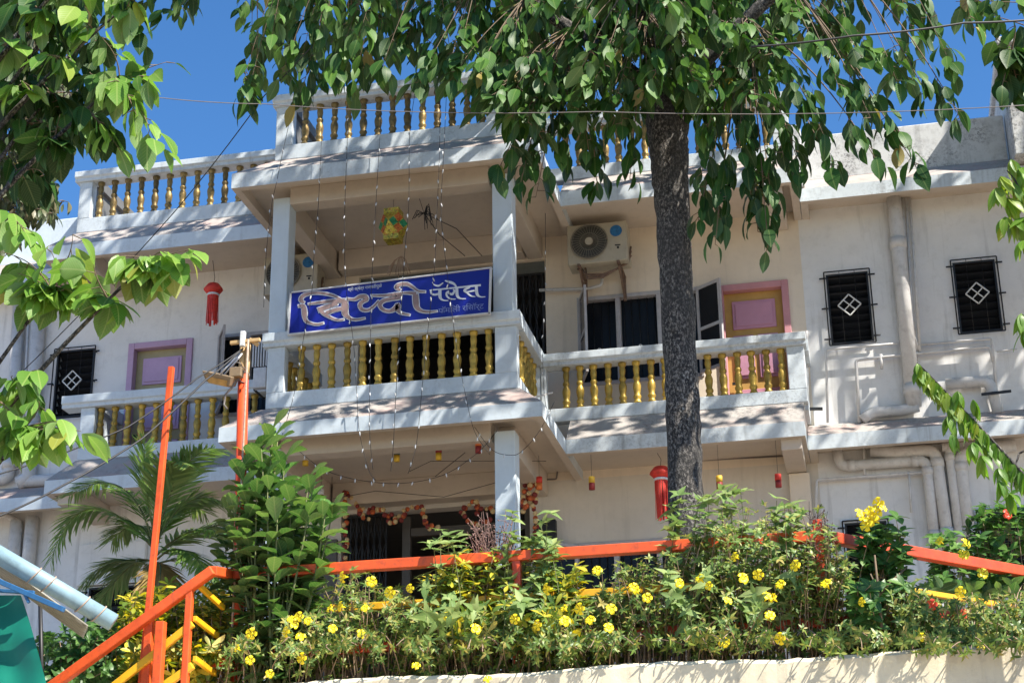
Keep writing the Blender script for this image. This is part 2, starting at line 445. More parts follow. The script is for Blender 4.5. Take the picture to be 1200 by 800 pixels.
# ------------------------------------------------------------------ the hotel
H = thing('hotel_building', 'two storey white hotel with golden balusters and a projecting central balcony', 'building', (-4.0, 18.4, 3.75))
WY = 19.5
def wall_sheet(name, x0, x1, z0, z1, holes, mat, y=WY, depth=0.14):
    xs = sorted({x0, x1, *[h[0] for h in holes], *[h[1] for h in holes]})
    zs = sorted({z0, z1, *[h[2] for h in holes], *[h[3] for h in holes]})
    b = MB()
    for i in range(len(xs) - 1):
        for j in range(len(zs) - 1):
            cx, cz = (xs[i] + xs[i + 1]) / 2, (zs[j] + zs[j + 1]) / 2
            if any(h[0] < cx < h[1] and h[2] < cz < h[3] for h in holes): continue
            for yy in (y, y + 0.2):
                q = [(xs[i], yy, zs[j]), (xs[i + 1], yy, zs[j]), (xs[i + 1], yy, zs[j + 1]), (xs[i], yy, zs[j + 1])]
                b.add(q, [(0, 1, 2, 3) if yy == y else (3, 2, 1, 0)])
    for h in holes:
        a, c, e, f = h[:4]
        d = 0.2
        b.add([(a, y, e), (a, y + d, e), (a, y + d, f), (a, y, f)], [(0, 1, 2, 3)])
        b.add([(c, y, e), (c, y, f), (c, y + d, f), (c, y + d, e)], [(0, 1, 2, 3)])
        b.add([(a, y, f), (a, y + d, f), (c, y + d, f), (c, y, f)], [(0, 1, 2, 3)])
        b.add([(a, y, e), (c, y, e), (c, y + d, e), (a, y + d, e)], [(0, 1, 2, 3)])
    return b.build(name, mat, H)
Zf = 7.57
win_r = (-3.30, -1.76, 8.62, 9.80)
door_r = (-1.54, -0.70, Zf, 9.76)
door_l = (-9.28, -8.42, Zf, 9.73)
win_l = (-8.06, -7.2, 8.62, 9.76)
port_u = (-6.15, -3.70, Zf, 10.38)
port_g = (-6.32, -3.95, 3.76, 7.22)
gw_r = (-3.42, -1.9, 5.2, 6.66)
lou = [(-0.22, 0.28, 8.88, 9.79), (1.28, 1.77, 8.88, 9.79), (-10.32, -9.78, 8.80, 9.74)]
glou = [(-0.25, 0.22, 5.7, 6.68), (1.25, 1.75, 5.75, 6.70), (-9.60, -8.9, 5.4, 6.50)]
wall_sheet('wall', -14.5, -6.95, 7.45, 10.75, [door_l, win_l, lou[2]], M['wall_white'])
wall_sheet('wall', -6.95, -0.5, 7.45, 10.75, [port_u, win_r, door_r], M['wall_cream'])
wall_sheet('wall', -0.5, 5.0, 7.45, 10.75, [lou[0], lou[1]], M['wall_white'])
wall_sheet('wall', -14.5, -6.95, 3.7, 7.45, [glou[2]], M['wall_white'])
wall_sheet('wall', -6.95, -0.5, 3.7, 7.45, [port_g, gw_r], M['wall_grey'])
wall_sheet('wall', -0.5, 5.0, 3.7, 7.45, [glou[0], glou[1]], M['wall_white'])
b = MB()
b.box(-14.5, -14.3, 19.72, 27, 3.7, 10.6); b.box(4.8, 5.0, 19.72, 27, 3.7, 10.6); b.box(-14.28, 4.78, 26.8, 27, 3.7, 10.6)
b.build('side_wall', M['wall_white'], H)
b = MB(); b.box(-14.5, 5, 19.52, 27, 10.76, 10.97); b.build('roof', M['slope'], H)
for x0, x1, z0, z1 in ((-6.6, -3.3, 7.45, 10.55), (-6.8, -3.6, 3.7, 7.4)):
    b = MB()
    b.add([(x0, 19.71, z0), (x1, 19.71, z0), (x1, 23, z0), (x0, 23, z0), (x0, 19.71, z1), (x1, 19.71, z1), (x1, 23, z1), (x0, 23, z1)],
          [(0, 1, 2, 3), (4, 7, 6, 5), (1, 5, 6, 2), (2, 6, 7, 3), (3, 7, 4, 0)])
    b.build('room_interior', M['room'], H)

def eave(name, x0, x1, yf, yb, z0, z1, x0i, x1i, yfi, z2, mats, rl=True, rr_=True):
    "projecting slab: soffit panel recessed inside a rim, upright fascia, stained slope rising to the parapet foot"
    b = MB()
    vs = [(x0, yf, z0), (x1, yf, z0), (x1, yb, z0), (x0, yb, z0), (x0, yf, z1), (x1, yf, z1), (x1, yb, z1), (x0, yb, z1),
          (x0i, yfi, z2), (x1i, yfi, z2), (x1i, yb, z2), (x0i, yb, z2)]
    b.add(vs, [(0, 1, 5, 4), (1, 2, 6, 5), (3, 0, 4, 7)], 0)
    b.add(vs, [(4, 5, 9, 8), (5, 6, 10, 9), (7, 4, 8, 11), (8, 9, 10, 11)], 1)
    r = 0.09; h = z0 + 0.12
    xa = x0 + (r if rl else 0.0); xb = x1 - (r if rr_ else 0.0); ya = yf + r
    w = [(x0, yf, z0), (x1, yf, z0), (x1, yb, z0), (x0, yb, z0), (xa, ya, z0), (xb, ya, z0), (xb, yb, z0), (xa, yb, z0), (xa, ya, h), (xb, ya, h), (xb, yb, h), (xa, yb, h)]
    f = [(0, 4, 5, 1), (4, 8, 9, 5), (8, 11, 10, 9)]
    if rl: f += [(0, 3, 7, 4), (4, 7, 11, 8)]
    if rr_: f += [(1, 5, 6, 2), (5, 9, 10, 6)]
    b.add(w, f, 2)
    return b.build(name, mats, H, bevel=0.0)
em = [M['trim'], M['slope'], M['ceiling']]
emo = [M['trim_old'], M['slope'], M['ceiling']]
ZL, ZU = 7.43, 10.56
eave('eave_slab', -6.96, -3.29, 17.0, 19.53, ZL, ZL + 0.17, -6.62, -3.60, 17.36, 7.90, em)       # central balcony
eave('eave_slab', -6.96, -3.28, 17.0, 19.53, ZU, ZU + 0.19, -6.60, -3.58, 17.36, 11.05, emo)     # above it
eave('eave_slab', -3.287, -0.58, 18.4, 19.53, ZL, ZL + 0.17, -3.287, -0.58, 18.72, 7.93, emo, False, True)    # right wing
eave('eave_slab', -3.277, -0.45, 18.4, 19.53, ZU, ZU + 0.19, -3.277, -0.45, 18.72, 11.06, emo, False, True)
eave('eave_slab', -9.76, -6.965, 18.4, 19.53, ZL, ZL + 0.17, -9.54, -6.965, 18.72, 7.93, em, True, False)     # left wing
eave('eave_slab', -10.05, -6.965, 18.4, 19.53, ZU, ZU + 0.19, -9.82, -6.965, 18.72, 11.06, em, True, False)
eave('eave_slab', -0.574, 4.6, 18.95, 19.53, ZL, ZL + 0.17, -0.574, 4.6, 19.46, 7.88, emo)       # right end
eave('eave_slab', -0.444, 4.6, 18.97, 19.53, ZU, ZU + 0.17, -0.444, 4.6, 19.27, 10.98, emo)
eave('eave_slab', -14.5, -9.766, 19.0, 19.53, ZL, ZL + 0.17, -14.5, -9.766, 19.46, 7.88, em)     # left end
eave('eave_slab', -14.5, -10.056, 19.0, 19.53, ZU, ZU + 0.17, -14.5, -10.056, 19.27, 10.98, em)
# ceiling beams hanging under the slabs
for zt in (ZL, ZU):
    for bx in ((-6.58, -6.39, 17.62, 19.49, -.17), (-3.91, -3.72, 17.62, 19.49, -.17), (-6.36, -3.94, 17.37, 17.60, -.10), (-6.36, -3.94, 19.25, 19.49, -.16), (-0.86, -0.63, 18.5, 19.49, -.12), (-9.62, -9.40, 18.5, 19.49, -.12)):
        b = MB(); b.box(bx[0], bx[1], bx[2], bx[3], zt + bx[4], zt + 0.119); b.build('ceiling_beam', M['ceiling'], H, bevel=0.008)
b = MB(); b.box(-0.84, -0.60, 19.40, 19.495, 3.76, ZL - 0.13); b.build('pilaster', M['wall_cream'], H, bevel=0.008)

# columns
for x0, x1 in ((-6.57, -6.36), (-3.90, -3.67)):
    for z0, z1 in ((3.76, ZL - 0.001), (8.815, ZU - 0.001)):
        b = MB(); b.box(x0, x1, 17.375, 17.61, z0, z1); b.build('column', M['column'], H, bevel=0.012)
# parapets, posts and hand rails, each balustrade carrying its own balusters
BH = 0.545
prof = [(0.045, 0), (0.047, .03), (0.036, .045), (0.034, .06), (0.047, .085), (0.047, .10), (0.034, .125), (0.041, .17), (0.048, .215), (0.046, .25), (0.034, .285),
        (0.030, .30), (0.042, .32), (0.042, .34), (0.029, .365), (0.033, .40), (0.038, .44), (0.036, .47), (0.030, .485), (0.043, .505), (0.048, .52), (0.048, BH)]
b = MB(); b.lathe(prof, n=12)
bal_me = {}
for k in ('gold', 'gold_old'):
    b = MB(); b.lathe(prof, n=14)
    o = b.build('baluster', M[k], H, off=(0, 0, 0))
    bal_me[k] = o.data
    bpy.data.objects.remove(o)
def baluster(parent, x, y, z, key, h=BH):
    o = bpy.data.objects.new('baluster', bal_me[key])
    COL.objects.link(o)
    o.parent = parent
    o.location = Vector((x, y, z)) - LOC[parent]
    o.rotation_euler = (random.uniform(-.012, .012), random.uniform(-.012, .012), random.uniform(0, 6))
    o.scale = (1, 1, h / BH)
    return o
random.seed(4)
def balustrade(x0, x1, y, z0, zb, zt, zr, lpost, rpost, xs, key, mats, over=(0.0, 0.0), side=None, h=0.14):
    """front run along X at depth y: solid foot z0-zb, open band zb-zt, rail zt-zr; side = (x, yend) returns along Y"""
    b = MB()
    b.box(x0, x1, y, y + h, z0, zb)
    if lpost: b.box(x0, x0 + lpost, y, y + h, zb, zt)
    if rpost: b.box(x1 - rpost, x1, y, y + h, zb, zt)
    o = b.build('balustrade', mats, H, bevel=0.008)
    b = MB()
    p = [(y - 0.035, zt), (y + h + 0.035, zt), (y + h + 0.035, zt + 0.045), (y + h + 0.06, zt + 0.06), (y + h + 0.06, zr), (y - 0.06, zr), (y - 0.06, zt + 0.06), (y - 0.035, zt + 0.045)]
    b.prism([(a, c + 0.001) for a, c in p], x0 - over[0], x1 + over[1])
    r = b.build('handrail', mats, H, bevel=0.006)
    r.parent = o
    for x in xs: baluster(o, x, y + h / 2, zb, key, zt - zb)
    return o
lin = lambda a, c, n: [a + (c - a) * i / (n - 1) for i in range(n)]
YP = 17.36
B1 = balustrade(-6.56, -3.63, YP, 7.905, 8.095, 8.645, 8.81, 0.21, 0.25, lin(-6.17, -3.96, 13), 'gold', M['trim'], (0.05, 0.05))
B2 = balustrade(-6.57, -3.60, YP, 11.055, 11.25, 11.775, 11.92, 0.21, 0.36, lin(-6.22, -4.02, 13), 'gold_old', M['trim_old'], (0.04, 0.05))
YW = 18.72
B3 = balustrade(-3.63, -0.53, YW, 7.935, 8.095, 8.62, 8.77, 0.06, 0.20, lin(-3.34, -0.80, 16), 'gold', M['trim_old'], (0.0, 0.03))
B4 = balustrade(-3.60, -0.50, YW, 11.065, 11.24, 11.78, 11.92, 0.06, 0.20, lin(-3.26, -0.78, 16), 'gold_old', M['trim_old'], (0.0, 0.03))
B5 = balustrade(-9.52, -6.80, YW, 7.935, 8.085, 8.62, 8.78, 0.19, 0.10, lin(-9.28, -7.05, 13), 'gold', M['trim'], (0.25, 0.0))
B6 = balustrade(-9.80, -6.80, YW, 11.065, 11.27, 11.80, 11.94, 0.18, 0.10, lin(-9.53, -7.0, 14), 'gold_old', M['trim_old'], (0.06, 0.0))
# returns along the depth direction
def side_run(x0, x1, y0, y1, z0, zb, zt, zr, n, key, mats, solid=False):
    b = MB(); b.box(x0, x1, y0, y1, z0, zb if not solid else zt)
    if not solid and n: b.box(x0, x1, y1 - 0.05, y1, zb, zt)
    o = b.build('side_balustrade', mats, H, bevel=0.008)
    b = MB(); b.box(x0 - 0.05, x1 + 0.05, y0 - 0.002, y1 + 0.0, zt + 0.002, zr - 0.003); r = b.build('handrail', mats, H, bevel=0.006); r.parent = o
    if n and not solid:
        for y in lin(y0 + 0.14, y1 - 0.14, n): baluster(o, (x0 + x1) / 2, y, zb, key, zt - zb)
side_run(-3.77, -3.635, YP + 0.206, 18.78, 7.9, 8.095, 8.645, 8.81, 6, 'gold', M['trim'])
side_run(-6.555, -6.42, YP + 0.206, 18.78, 7.9, 8.095, 8.645, 8.81, 6, 'gold', M['trim'])
side_run(-3.77, -3.605, YP + 0.206, 18.78, 11.05, 11.25, 11.775, 11.92, 0, 'gold', M['trim_old'], True)
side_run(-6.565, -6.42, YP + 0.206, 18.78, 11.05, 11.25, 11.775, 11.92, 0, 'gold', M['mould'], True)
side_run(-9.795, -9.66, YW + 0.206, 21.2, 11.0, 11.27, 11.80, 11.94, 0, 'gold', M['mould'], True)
side_run(-9.515, -9.36, YW + 0.206, 19.49, 7.9, 8.085, 8.62, 8.78, 0, 'gold', M['trim'], True)
side_run(-0.69, -0.535, YW + 0.206, 19.49, 7.9, 8.095, 8.62, 8.77, 0, 'gold', M['trim_old'], True)
# solid roof parapets at both ends and the stair head block
for x0, x1 in ((-0.49, 2.06), (-14.5, -9.81)):
    b = MB(); b.box(x0, x1, 19.30, 19.44, 10.985, 11.60)
    if x0 > -5: b.box(x0, x0 + 0.12, 18.95, 19.295, 10.76, 11.60)
    b.build('parapet', M['parapet_old'] if x0 > -5 else M['trim'], H, bevel=0.015)
b = MB(); b.box(2.08, 4.6, 18.72, 22, 10.76, 12.22); b.box(2.03, 4.65, 18.67, 22.05, 12.222, 12.33)
b.build('stair_head', M['parapet_old'], H, bevel=0.015)

# openings
def louver(x0, x1, z0, z1, motif=True):
    b = MB(); b.box(x0, x1, WY + 0.14, WY + 0.16, z0, z1)
    w = b.build('window', M['dark'], H)
    b = MB()
    n = 9
    for i in range(n):
        z = z0 + (z1 - z0) * (i + 0.5) / n
        b.obox((( x0 + x1) / 2, WY + 0.08, z), ((x1 - x0) / 2 - 0.012, 0, 0), (0, 0.035, -0.028), (0, 0.002, 0.003))
    s_ = b.build('louvre_slats', M['glass'], H); s_.parent = w
    b = MB()
    t = 0.022
    b.box(x0 - 0.0, x0 + t, WY - 0.012, WY + 0.05, z0, z1); b.box(x1 - t, x1, WY - 0.012, WY + 0.05, z0, z1)
    b.box(x0 + t, x1 - t, WY - 0.012, WY + 0.05, z1 - t, z1); b.box(x0 + t, x1 - t, WY - 0.012, WY + 0.05, z0, z0 + t)
    f = b.build('frame', M['iron'], H); f.parent = w
    b = MB()
    yg = WY - 0.05; e = 0.022; r = 0.009
    for xx in (x0 - e, x1 + e):
        b.tube([(xx, yg, z0 - 0.02), (xx, yg, z1 + 0.02)], r, 5)
        for zz in (z0 + 0.06, (z0 + z1) / 2, z1 - 0.06):
            b.tube([(xx, yg, zz), (xx, WY, zz)], r, 5)
            b.tube([(xx - (0.06 if xx < x0 else 0.02), yg, zz), (xx + (0.06 if xx > x0 else 0.02), yg, zz)], r * 1.2, 5)
    for zz in (z0 - 0.02, z1 + 0.02): b.tube([(x0 - e, yg, zz), (x1 + e, yg, zz)], r, 5)
    for k in range(1, 3): b.tube([(x0 - e + (x1 - x0 + 2 * e) * k / 3, yg, z0 - 0.02), (x0 - e + (x1 - x0 + 2 * e) * k / 3, yg, z1 + 0.02)], 0.004, 4)
    gi = b.build('grille', M['iron'], H); gi.parent = w
    if motif:
        c = Vector(((x0 + x1) / 2, yg - 0.012, (z0 + z1) / 2 + 0.02)); d = 0.135
        P_ = [c + Vector((0, 0, d)), c + Vector((d, 0, 0)), c + Vector((0, 0, -d)), c + Vector((-d, 0, 0))]
        b = MB()
        for i in range(4): b.bar(P_[i], P_[(i + 1) % 4], 0.014, 0.016, up=(0, 1, 0))
        b.bar((P_[0] + P_[1]) / 2 + Vector((0, .003, 0)), (P_[2] + P_[3]) / 2 + Vector((0, .003, 0)), 0.012, 0.014, up=(0, 1, 0))
        b.bar((P_[1] + P_[2]) / 2 - Vector((0, .003, 0)), (P_[3] + P_[0]) / 2 - Vector((0, .003, 0)), 0.012, 0.014, up=(0, 1, 0))
        mo = b.build('diamond_motif', M['diamond'], H); mo.parent = w
for q in lou: louver(*q)
for q in glou:
    louver(*q, motif=(q[0] < -5))
    b = MB(); x0, x1, z0, z1 = q
    b.box(x0 - 0.05, x0 - 0.002, WY - 0.02, WY + 0.02, z0, z1 + 0.05); b.box(x1 + 0.002, x1 + 0.05, WY - 0.02, WY + 0.02, z0, z1 + 0.05); b.box(x0 - 0.002, x1 + 0.002, WY - 0.021, WY + 0.02, z1 + 0.003, z1 + 0.05)
    b.build('window_surround', M['trim'], H)

def casement(x0, x1, z0, z1, n, opened=()):
    b = MB(); b.box(x0, x1, WY + 0.10, WY + 0.115, z0, z1)
    w = b.build('window', M['glass'], H)
    b = MB(); t = 0.05
    ya, yb = WY - 0.015, WY + 0.09
    b.box(x0, x0 + t, ya, yb, z0, z1); b.box(x1 - t, x1, ya, yb, z0, z1)
    b.box(x0 + t, x1 - t, ya, yb, z1 - t, z1); b.box(x0 + t, x1 - t, ya, yb, z0, z0 + t)
    for k in range(1, n):
        xx = x0 + (x1 - x0) * k / n
        b.box(xx - 0.03, xx + 0.03, ya, yb, z0 + t, z1 - t)
    f = b.build('frame', M['greyframe'], H, bevel=0.005); f.parent = w
    b = MB()
    for k in range(n * 5):
        xx = x0 + t + (x1 - x0 - 2 * t) * (k + 0.5) / (n * 5)
        b.tube([(xx, WY + 0.07, z0 + t), (xx, WY + 0.07, z1 - t)], 0.006, 4)
    gi = b.build('bars', M['iron'], H); gi.parent = w
    for k in range(n):
        c = Vector((x0 + (x1 - x0) * (k + 0.5) / n, WY + 0.055, z0 + (z1 - z0) * 0.33)); d = 0.12
        P_ = [c + Vector((0, 0, d)), c + Vector((d, 0, 0)), c + Vector((0, 0, -d)), c + Vector((-d, 0, 0))]
        b = MB()
        for i in range(4): b.bar(P_[i], P_[(i + 1) % 4], 0.013, 0.014, up=(0, 1, 0))
        b.bar((P_[0] + P_[1]) / 2, (P_[2] + P_[3]) / 2, 0.011, 0.012, up=(0, 1, 0))
        mo = b.build('diamond_motif', M['diamond'], H); mo.parent = w
    for hx, sgn, ang, wd in opened:
        # casement sash swung outward about its hinge
        a = math.radians(ang)
        dx = Vector((math.cos(a) * sgn, -math.sin(a), 0)); nn = Vector((0, 0, 1))
        h0 = Vector((hx, WY - 0.02, z0 + 0.03)); zt = z1 - z0 - 0.05
        b = MB()
        ny = dx.cross(nn)
        b.obox(h0 + dx * 0.02 + nn * zt / 2, dx * 0.02, ny * 0.015, nn * zt / 2)
        b.obox(h0 + dx * (wd - 0.02) + nn * zt / 2, dx * 0.02, ny * 0.015, nn * zt / 2)
        for zz in (0.022, zt * 0.5, zt - 0.022): b.obox(h0 + dx * wd / 2 + nn * zz, dx * (wd / 2 - 0.041), ny * 0.015, nn * 0.02)
        sa = b.build('open_sash', M['greyframe'], H); sa.parent = w
        b = MB(); b.obox(h0 + dx * wd / 2 + nn * zt / 2, dx * (wd / 2 - 0.03), ny * 0.003, nn * (zt / 2 - 0.03))
        pa = b.build('sash_pane', M['glass'], H); pa.parent = w
casement(*win_r, 3, opened=((-3.26, 1, 72, 0.46), (-1.80, 1, 38, 0.40)))
casement(*win_l, 2, opened=((-8.03, 1, 60, 0.42),))
casement(*gw_r, 3, opened=((-3.38, -1, 40, 0.4),))
def door(x0, x1, z0, z1, fm, sm, pm):
    b = MB(); b.box(x0, x1, WY + 0.09, WY + 0.13, z0, z1)
    d = b.build('door', sm, H)
    b = MB(); t = 0.065
    b.box(x0 - 0.02, x0 + t, WY - 0.03, WY + 0.088, z0, z1 + 0.02); b.box(x1 - t, x1 + 0.02, WY - 0.03, WY + 0.088, z0, z1 + 0.02); b.box(x0 + t, x1 - t, WY - 0.03, WY + 0.088, z1 - t, z1 + 0.02)
    f = b.build('door_frame', fm, H, bevel=0.008); f.parent = d
    xa, xb = x0 + t, x1 - t; W_ = xb - xa; zt = z1 - t
    def leaf_panel(a, c, e, f_):
        q = MB()
        q.box(xa + W_ * a, xa + W_ * c, WY + 0.068, WY + 0.088, e, f_)
        q.box(xa + W_ * a + 0.035, xa + W_ * c - 0.035, WY + 0.055, WY + 0.0675, e + 0.035, f_ - 0.035)
        p = q.build('panel', pm, H, bevel=0.008); p.parent = d
    leaf_panel(0.13, 0.87, zt - 0.48, zt - 0.11)
    leaf_panel(0.12, 0.46, zt - 1.12, zt - 0.56); leaf_panel(0.54, 0.88, zt - 1.12, zt - 0.56)
    leaf_panel(0.12, 0.88, z0 + 0.12, zt - 1.26)
    q = MB(); q.box(xa + 0.04, xa + 0.14, WY + 0.03, WY + 0.05, zt - 1.2, zt - 1.17); hd = q.build('latch', M['iron'], H); hd.parent = d
door(*door_r, M['pink'], M['mustard'], M['pink_panel'])
door(*door_l, M['lilac_frame'], M['olive'], M['lilac'])
# central doorways: dark head panel, folding gates, stone jambs
b = MB(); b.box(port_u[0], port_u[1], WY + 0.06, WY + 0.12, port_u[3] - 0.16, port_u[3]); b.build('transom', mat_plain('transom_grey', (0.10, 0.11, 0.105), 0.5), H)
def gate(x0, x1, z0, z1, y):
    b = MB(); n = max(3, int((x1 - x0) / 0.075))
    for i in range(n + 1):
        xx = x0 + (x1 - x0) * i / n
        b.box(xx - 0.010, xx + 0.010, y, y + 0.02, z0, z1)
    m_ = int((z1 - z0) / 0.32)
    for j in range(m_):
        za = z0 + (z1 - z0) * j / m_; zb = z0 + (z1 - z0) * (j + 1) / m_
        for i in range(n):
            xa = x0 + (x1 - x0) * i / n; xb = x0 + (x1 - x0) * (i + 1) / n
            b.bar((xa, y - 0.006, za), (xb, y - 0.006, zb), 0.006, 0.012, up=(0, 1, 0)); b.bar((xa, y - 0.015, zb), (xb, y - 0.015, za), 0.006, 0.012, up=(0, 1, 0))
    b.box(x0 - 0.01, x1 + 0.01, y - 0.004, y + 0.024, z1 - 0.03, z1 + 0.004)
    b.build('folding_gate', M['iron'], H)
gate(-4.32, -3.74, Zf, port_u[3] - 0.17, WY + 0.03)
gate(-6.28, -5.75, 3.8, port_g[3] - 0.02, WY + 0.03)
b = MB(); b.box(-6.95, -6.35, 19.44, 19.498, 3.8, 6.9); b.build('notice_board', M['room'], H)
b = MB()
b.box(-5.55, -5.45, 19.55, 19.62, 3.8, 7.15); b.box(-5.44, -4.02, 19.55, 19.62, 6.9, 7.0); b.box(-4.02, -3.96, 19.55, 19.62, 3.8, 7.15)
b.build('inner_door_frame', mat_plain('brown_door_frame', (0.07, 0.06, 0.05), 0.6), H)
b = MB(); b.box(-3.88, -3.62, 19.40, 19.495, 5.2, 6.95); b.build('shutter_leaf', M['iron'], H)
# shutter on the left end ground floor wall
b = MB(); b.box(-9.75, -8.85, 19.42, 19.495, 6.52, 7.05); b.build('wall_panel', M['wall_white'], H, bevel=0.01)

# drainpipes and conduits, given by the points they run through
def pipe(pts, rpx, Y=19.40, mat='pipe', joints=True):
    P_ = [at(x, y, Y) for x, y in pts]
    r = rpx / 2000 * (P_[0] - CP).length
    Q = [P_[0]]
    for i in range(1, len(P_) - 1):                     # rounded elbows
        a, c, e = P_[i - 1], P_[i], P_[i + 1]
        d1 = (a - c).normalized(); d2 = (e - c).normalized(); k = min(r * 1.7, (a - c).length * .45, (e - c).length * .45)
        for s_ in (0, .25, .5, .75, 1):
            Q.append((c + d1 * k) * (1 - s_) ** 2 + c * 2 * s_ * (1 - s_) + (c + d2 * k) * s_ ** 2)
    Q.append(P_[-1])
    b = MB(); b.tube(Q, r, 10 if rpx > 3 else 6)
    if rpx > 3.5 and joints:
        for i in range(len(P_) - 1):
            d = (P_[i + 1] - P_[i]); L = d.length; d.normalize()
            for s_ in ((r * 2.2), L - r * 2.2):
                if r * 2 < s_ < L - r * 2 and L > r * 14: b.tube([P_[i] + d * (s_ - r * .7), P_[i] + d * (s_ + r * .7)], r * 1.17, 10)
    b.build('drainpipe' if rpx > 3 else 'conduit', M[mat], H)
for pts, r in (([(1047, 228), (1051, 268), (1071, 476)], 8.5), ([(1062, 232), (1070, 390), (1077, 410)], 1.6), ([(1066, 232), (1073, 330), (1078, 412)], 1.6), ([(1058, 232), (1063, 330), (1074, 410)], 1.5),
               ([(1076, 476), (1062, 480), (1022, 483), (1010, 492)], 6.5), ([(1108, 450), (1160, 446), (1170, 484)], 6.5),
               ([(970, 495), (968, 410), (985, 408), (1055, 402)], 1.6), ([(1007, 495), (1003, 422), (1058, 416), (1160, 406), (1164, 424)], 2.0), ([(1076, 404), (1162, 397), (1170, 480)], 1.6),
               ([(945, 388), (947, 495)], 2.0), ([(1032, 415), (1033, 432)], 2.0), ([(1168, 412), (1192, 409)], 1.2),
               ([(981, 528), (984, 546), (1086, 539), (1096, 640)], 6.0), ([(1020, 528), (1050, 530), (1096, 527), (1112, 640)], 7.0), ([(1104, 524), (1112, 524), (1126, 640)], 5.5), ([(1190, 521), (1124, 532), (1138, 640)], 7.0),
               ([(955, 620), (957, 562), (985, 560), (1085, 553)], 1.8), ([(1065, 552), (1068, 600)], 1.6), ([(1012, 520), (1013, 556)], 1.6),
               ([(35, 300), (12, 600)], 0.01)):
    if r > 0.1: pipe(pts, r)
for pts, r in (([(24, 330), (10, 560), (-10, 562)], 7), ([(47, 340), (36, 520), (34, 560), (22, 566)], 8), ([(34, 360), (24, 560)], 1.5), ([(100, 558), (62, 562), (28, 564)], 7),
               ([(38, 605), (30, 690)], 7.5), ([(20, 610), (12, 680)], 7.5), ([(3, 600), (22, 612), (18, 690)], 4)):
    pipe(pts, r)
pipe([(632, 340), (690, 338), (705, 334), (706, 322)], 1.8)
pipe([(630, 562), (652, 561), (654, 548), (700, 545), (940, 533)], 1.0, 19.45, 'wire_grey')
b = MB()
P0, P1 = at(946, 479, 19.3), at(962, 479, 19.3)
b.bar(P0, P1 + Vector((0.02, 0, 0)), 0.04, 0.03); b.build('bracket_arm', M['iron'], H)
b = MB(); b.bar(at(1150, 462, 19.3), at(1185, 458, 19.3), 0.02, 0.03); b.build('bracket_arm', M['iron'], H)
b = MB(); b.bar(at(624, 466, 17.6), at(647, 460, 18.3), 0.02, 0.02); b.build('bracket_arm', M['pipe'], H)
# ------------------------------------------------------------------ planter wall
random.seed(11)
b = MB()
xs = [(-9 + 0.07 * i) for i in range(int(20 / 0.07))]
tops = [3.725 + 0.012 * math.sin(x * 3.1) + random.uniform(-0.006, 0.006) for x in xs]
n_ = len(xs)
vs = []
for x, t in zip(xs, tops):
    j = random.uniform(-0.004, 0.004)
    vs += [(x, 11.50 + j, 0), (x, 11.50 + j, t - 0.035), (x, 11.525 + j, t - 0.006), (x, 11.74, t), (x, 11.74, 3.3)]
fs = []
for i in range(n_ - 1):
    for k in range(4): fs.append((i * 5 + k, (i + 1) * 5 + k, (i + 1) * 5 + k + 1, i * 5 + k + 1))
fs.append((0, 1, 2, 3, 4)); fs.append(tuple((n_ - 1) * 5 + k for k in (4, 3, 2, 1, 0)))
b.add(vs, fs, 0, False)
pw = b.build('planter_wall', M['planter'])
tag(pw, 'cream plastered planter wall holding up the flowering hedge', 'wall')
g = MB()
nx, ny = 90, 8
vs = [(-9 + 20 * i / nx, 11.741 + 1.158 * j / ny, 3.62 + 0.10 * random.random()) for j in range(ny + 1) for i in range(nx + 1)]
fs = [(j * (nx + 1) + i, j * (nx + 1) + i + 1, (j + 1) * (nx + 1) + i + 1, (j + 1) * (nx + 1) + i) for j in range(ny) for i in range(nx)]
g.add(vs, fs)
so = g.build('planter_soil', M['soil']); so['kind'] = 'structure'
# steps under the sloping rail, mostly below the frame
b = MB()
s0, s1 = at(40, 860, 11.2), at(240, 800, 11.2)
for i in range(5):
    x = s0.x + (s1.x - s0.x) * i / 5; z = 2.75 + 0.17 * i
    b.box(x, x + (s1.x - s0.x) / 5, 10.2, 11.49, 0, z)
st = b.build('stair_flight', M['planter'])
tag(st, 'cream plastered steps beside the planter below the orange handrail', 'stairs')

# ------------------------------------------------------------------ orange and yellow railings
def V(px, py, Y): return at(px, py, Y)
fl = V(268, 668, 11.9)
F = thing('terrace_railing', 'long orange railing with yellow middle rail along the planter in front of the doorway', 'railing', (fl.x, 11.9, 3.7))
zt = V(600, 652, 11.9).z
xr = V(962, 640, 11.9).x
def rail(x0, x1, z, name, mat, w=0.076, y=11.9, par=F):
    b = MB(); b.bar((x0, y, z), (x1, y, z), w, w); return b.build(name, M[mat], par, bevel=0.006)
rail(fl.x, xr + 0.03, zt, 'top_rail', 'orange')
rail(V(390, 711, 11.9).x, xr, V(690, 695, 11.9).z, 'middle_rail', 'yellow', 0.055)
rail(V(300, 770, 11.9).x, V(1133, 724, 11.9).x, V(900, 733, 11.9).z, 'bottom_rail', 'orange_old_shaded', 0.07)
for px in (606, 964):
    x = V(px, 690, 11.9).x
    b = MB(); b.box(x - 0.032, x + 0.032, 11.872, 11.932, 3.5, zt - 0.032 if px != 964 else zt + 0.12); b.build('post', M['orange_old_shaded'], F, bevel=0.006)
x = V(1122, 740, 11.9).x
b = MB(); b.box(x - 0.03, x + 0.03, 11.87, 11.93, 3.5, V(1122, 727, 11.9).z); b.build('post', M['orange_old_shaded'], F, bevel=0.006)
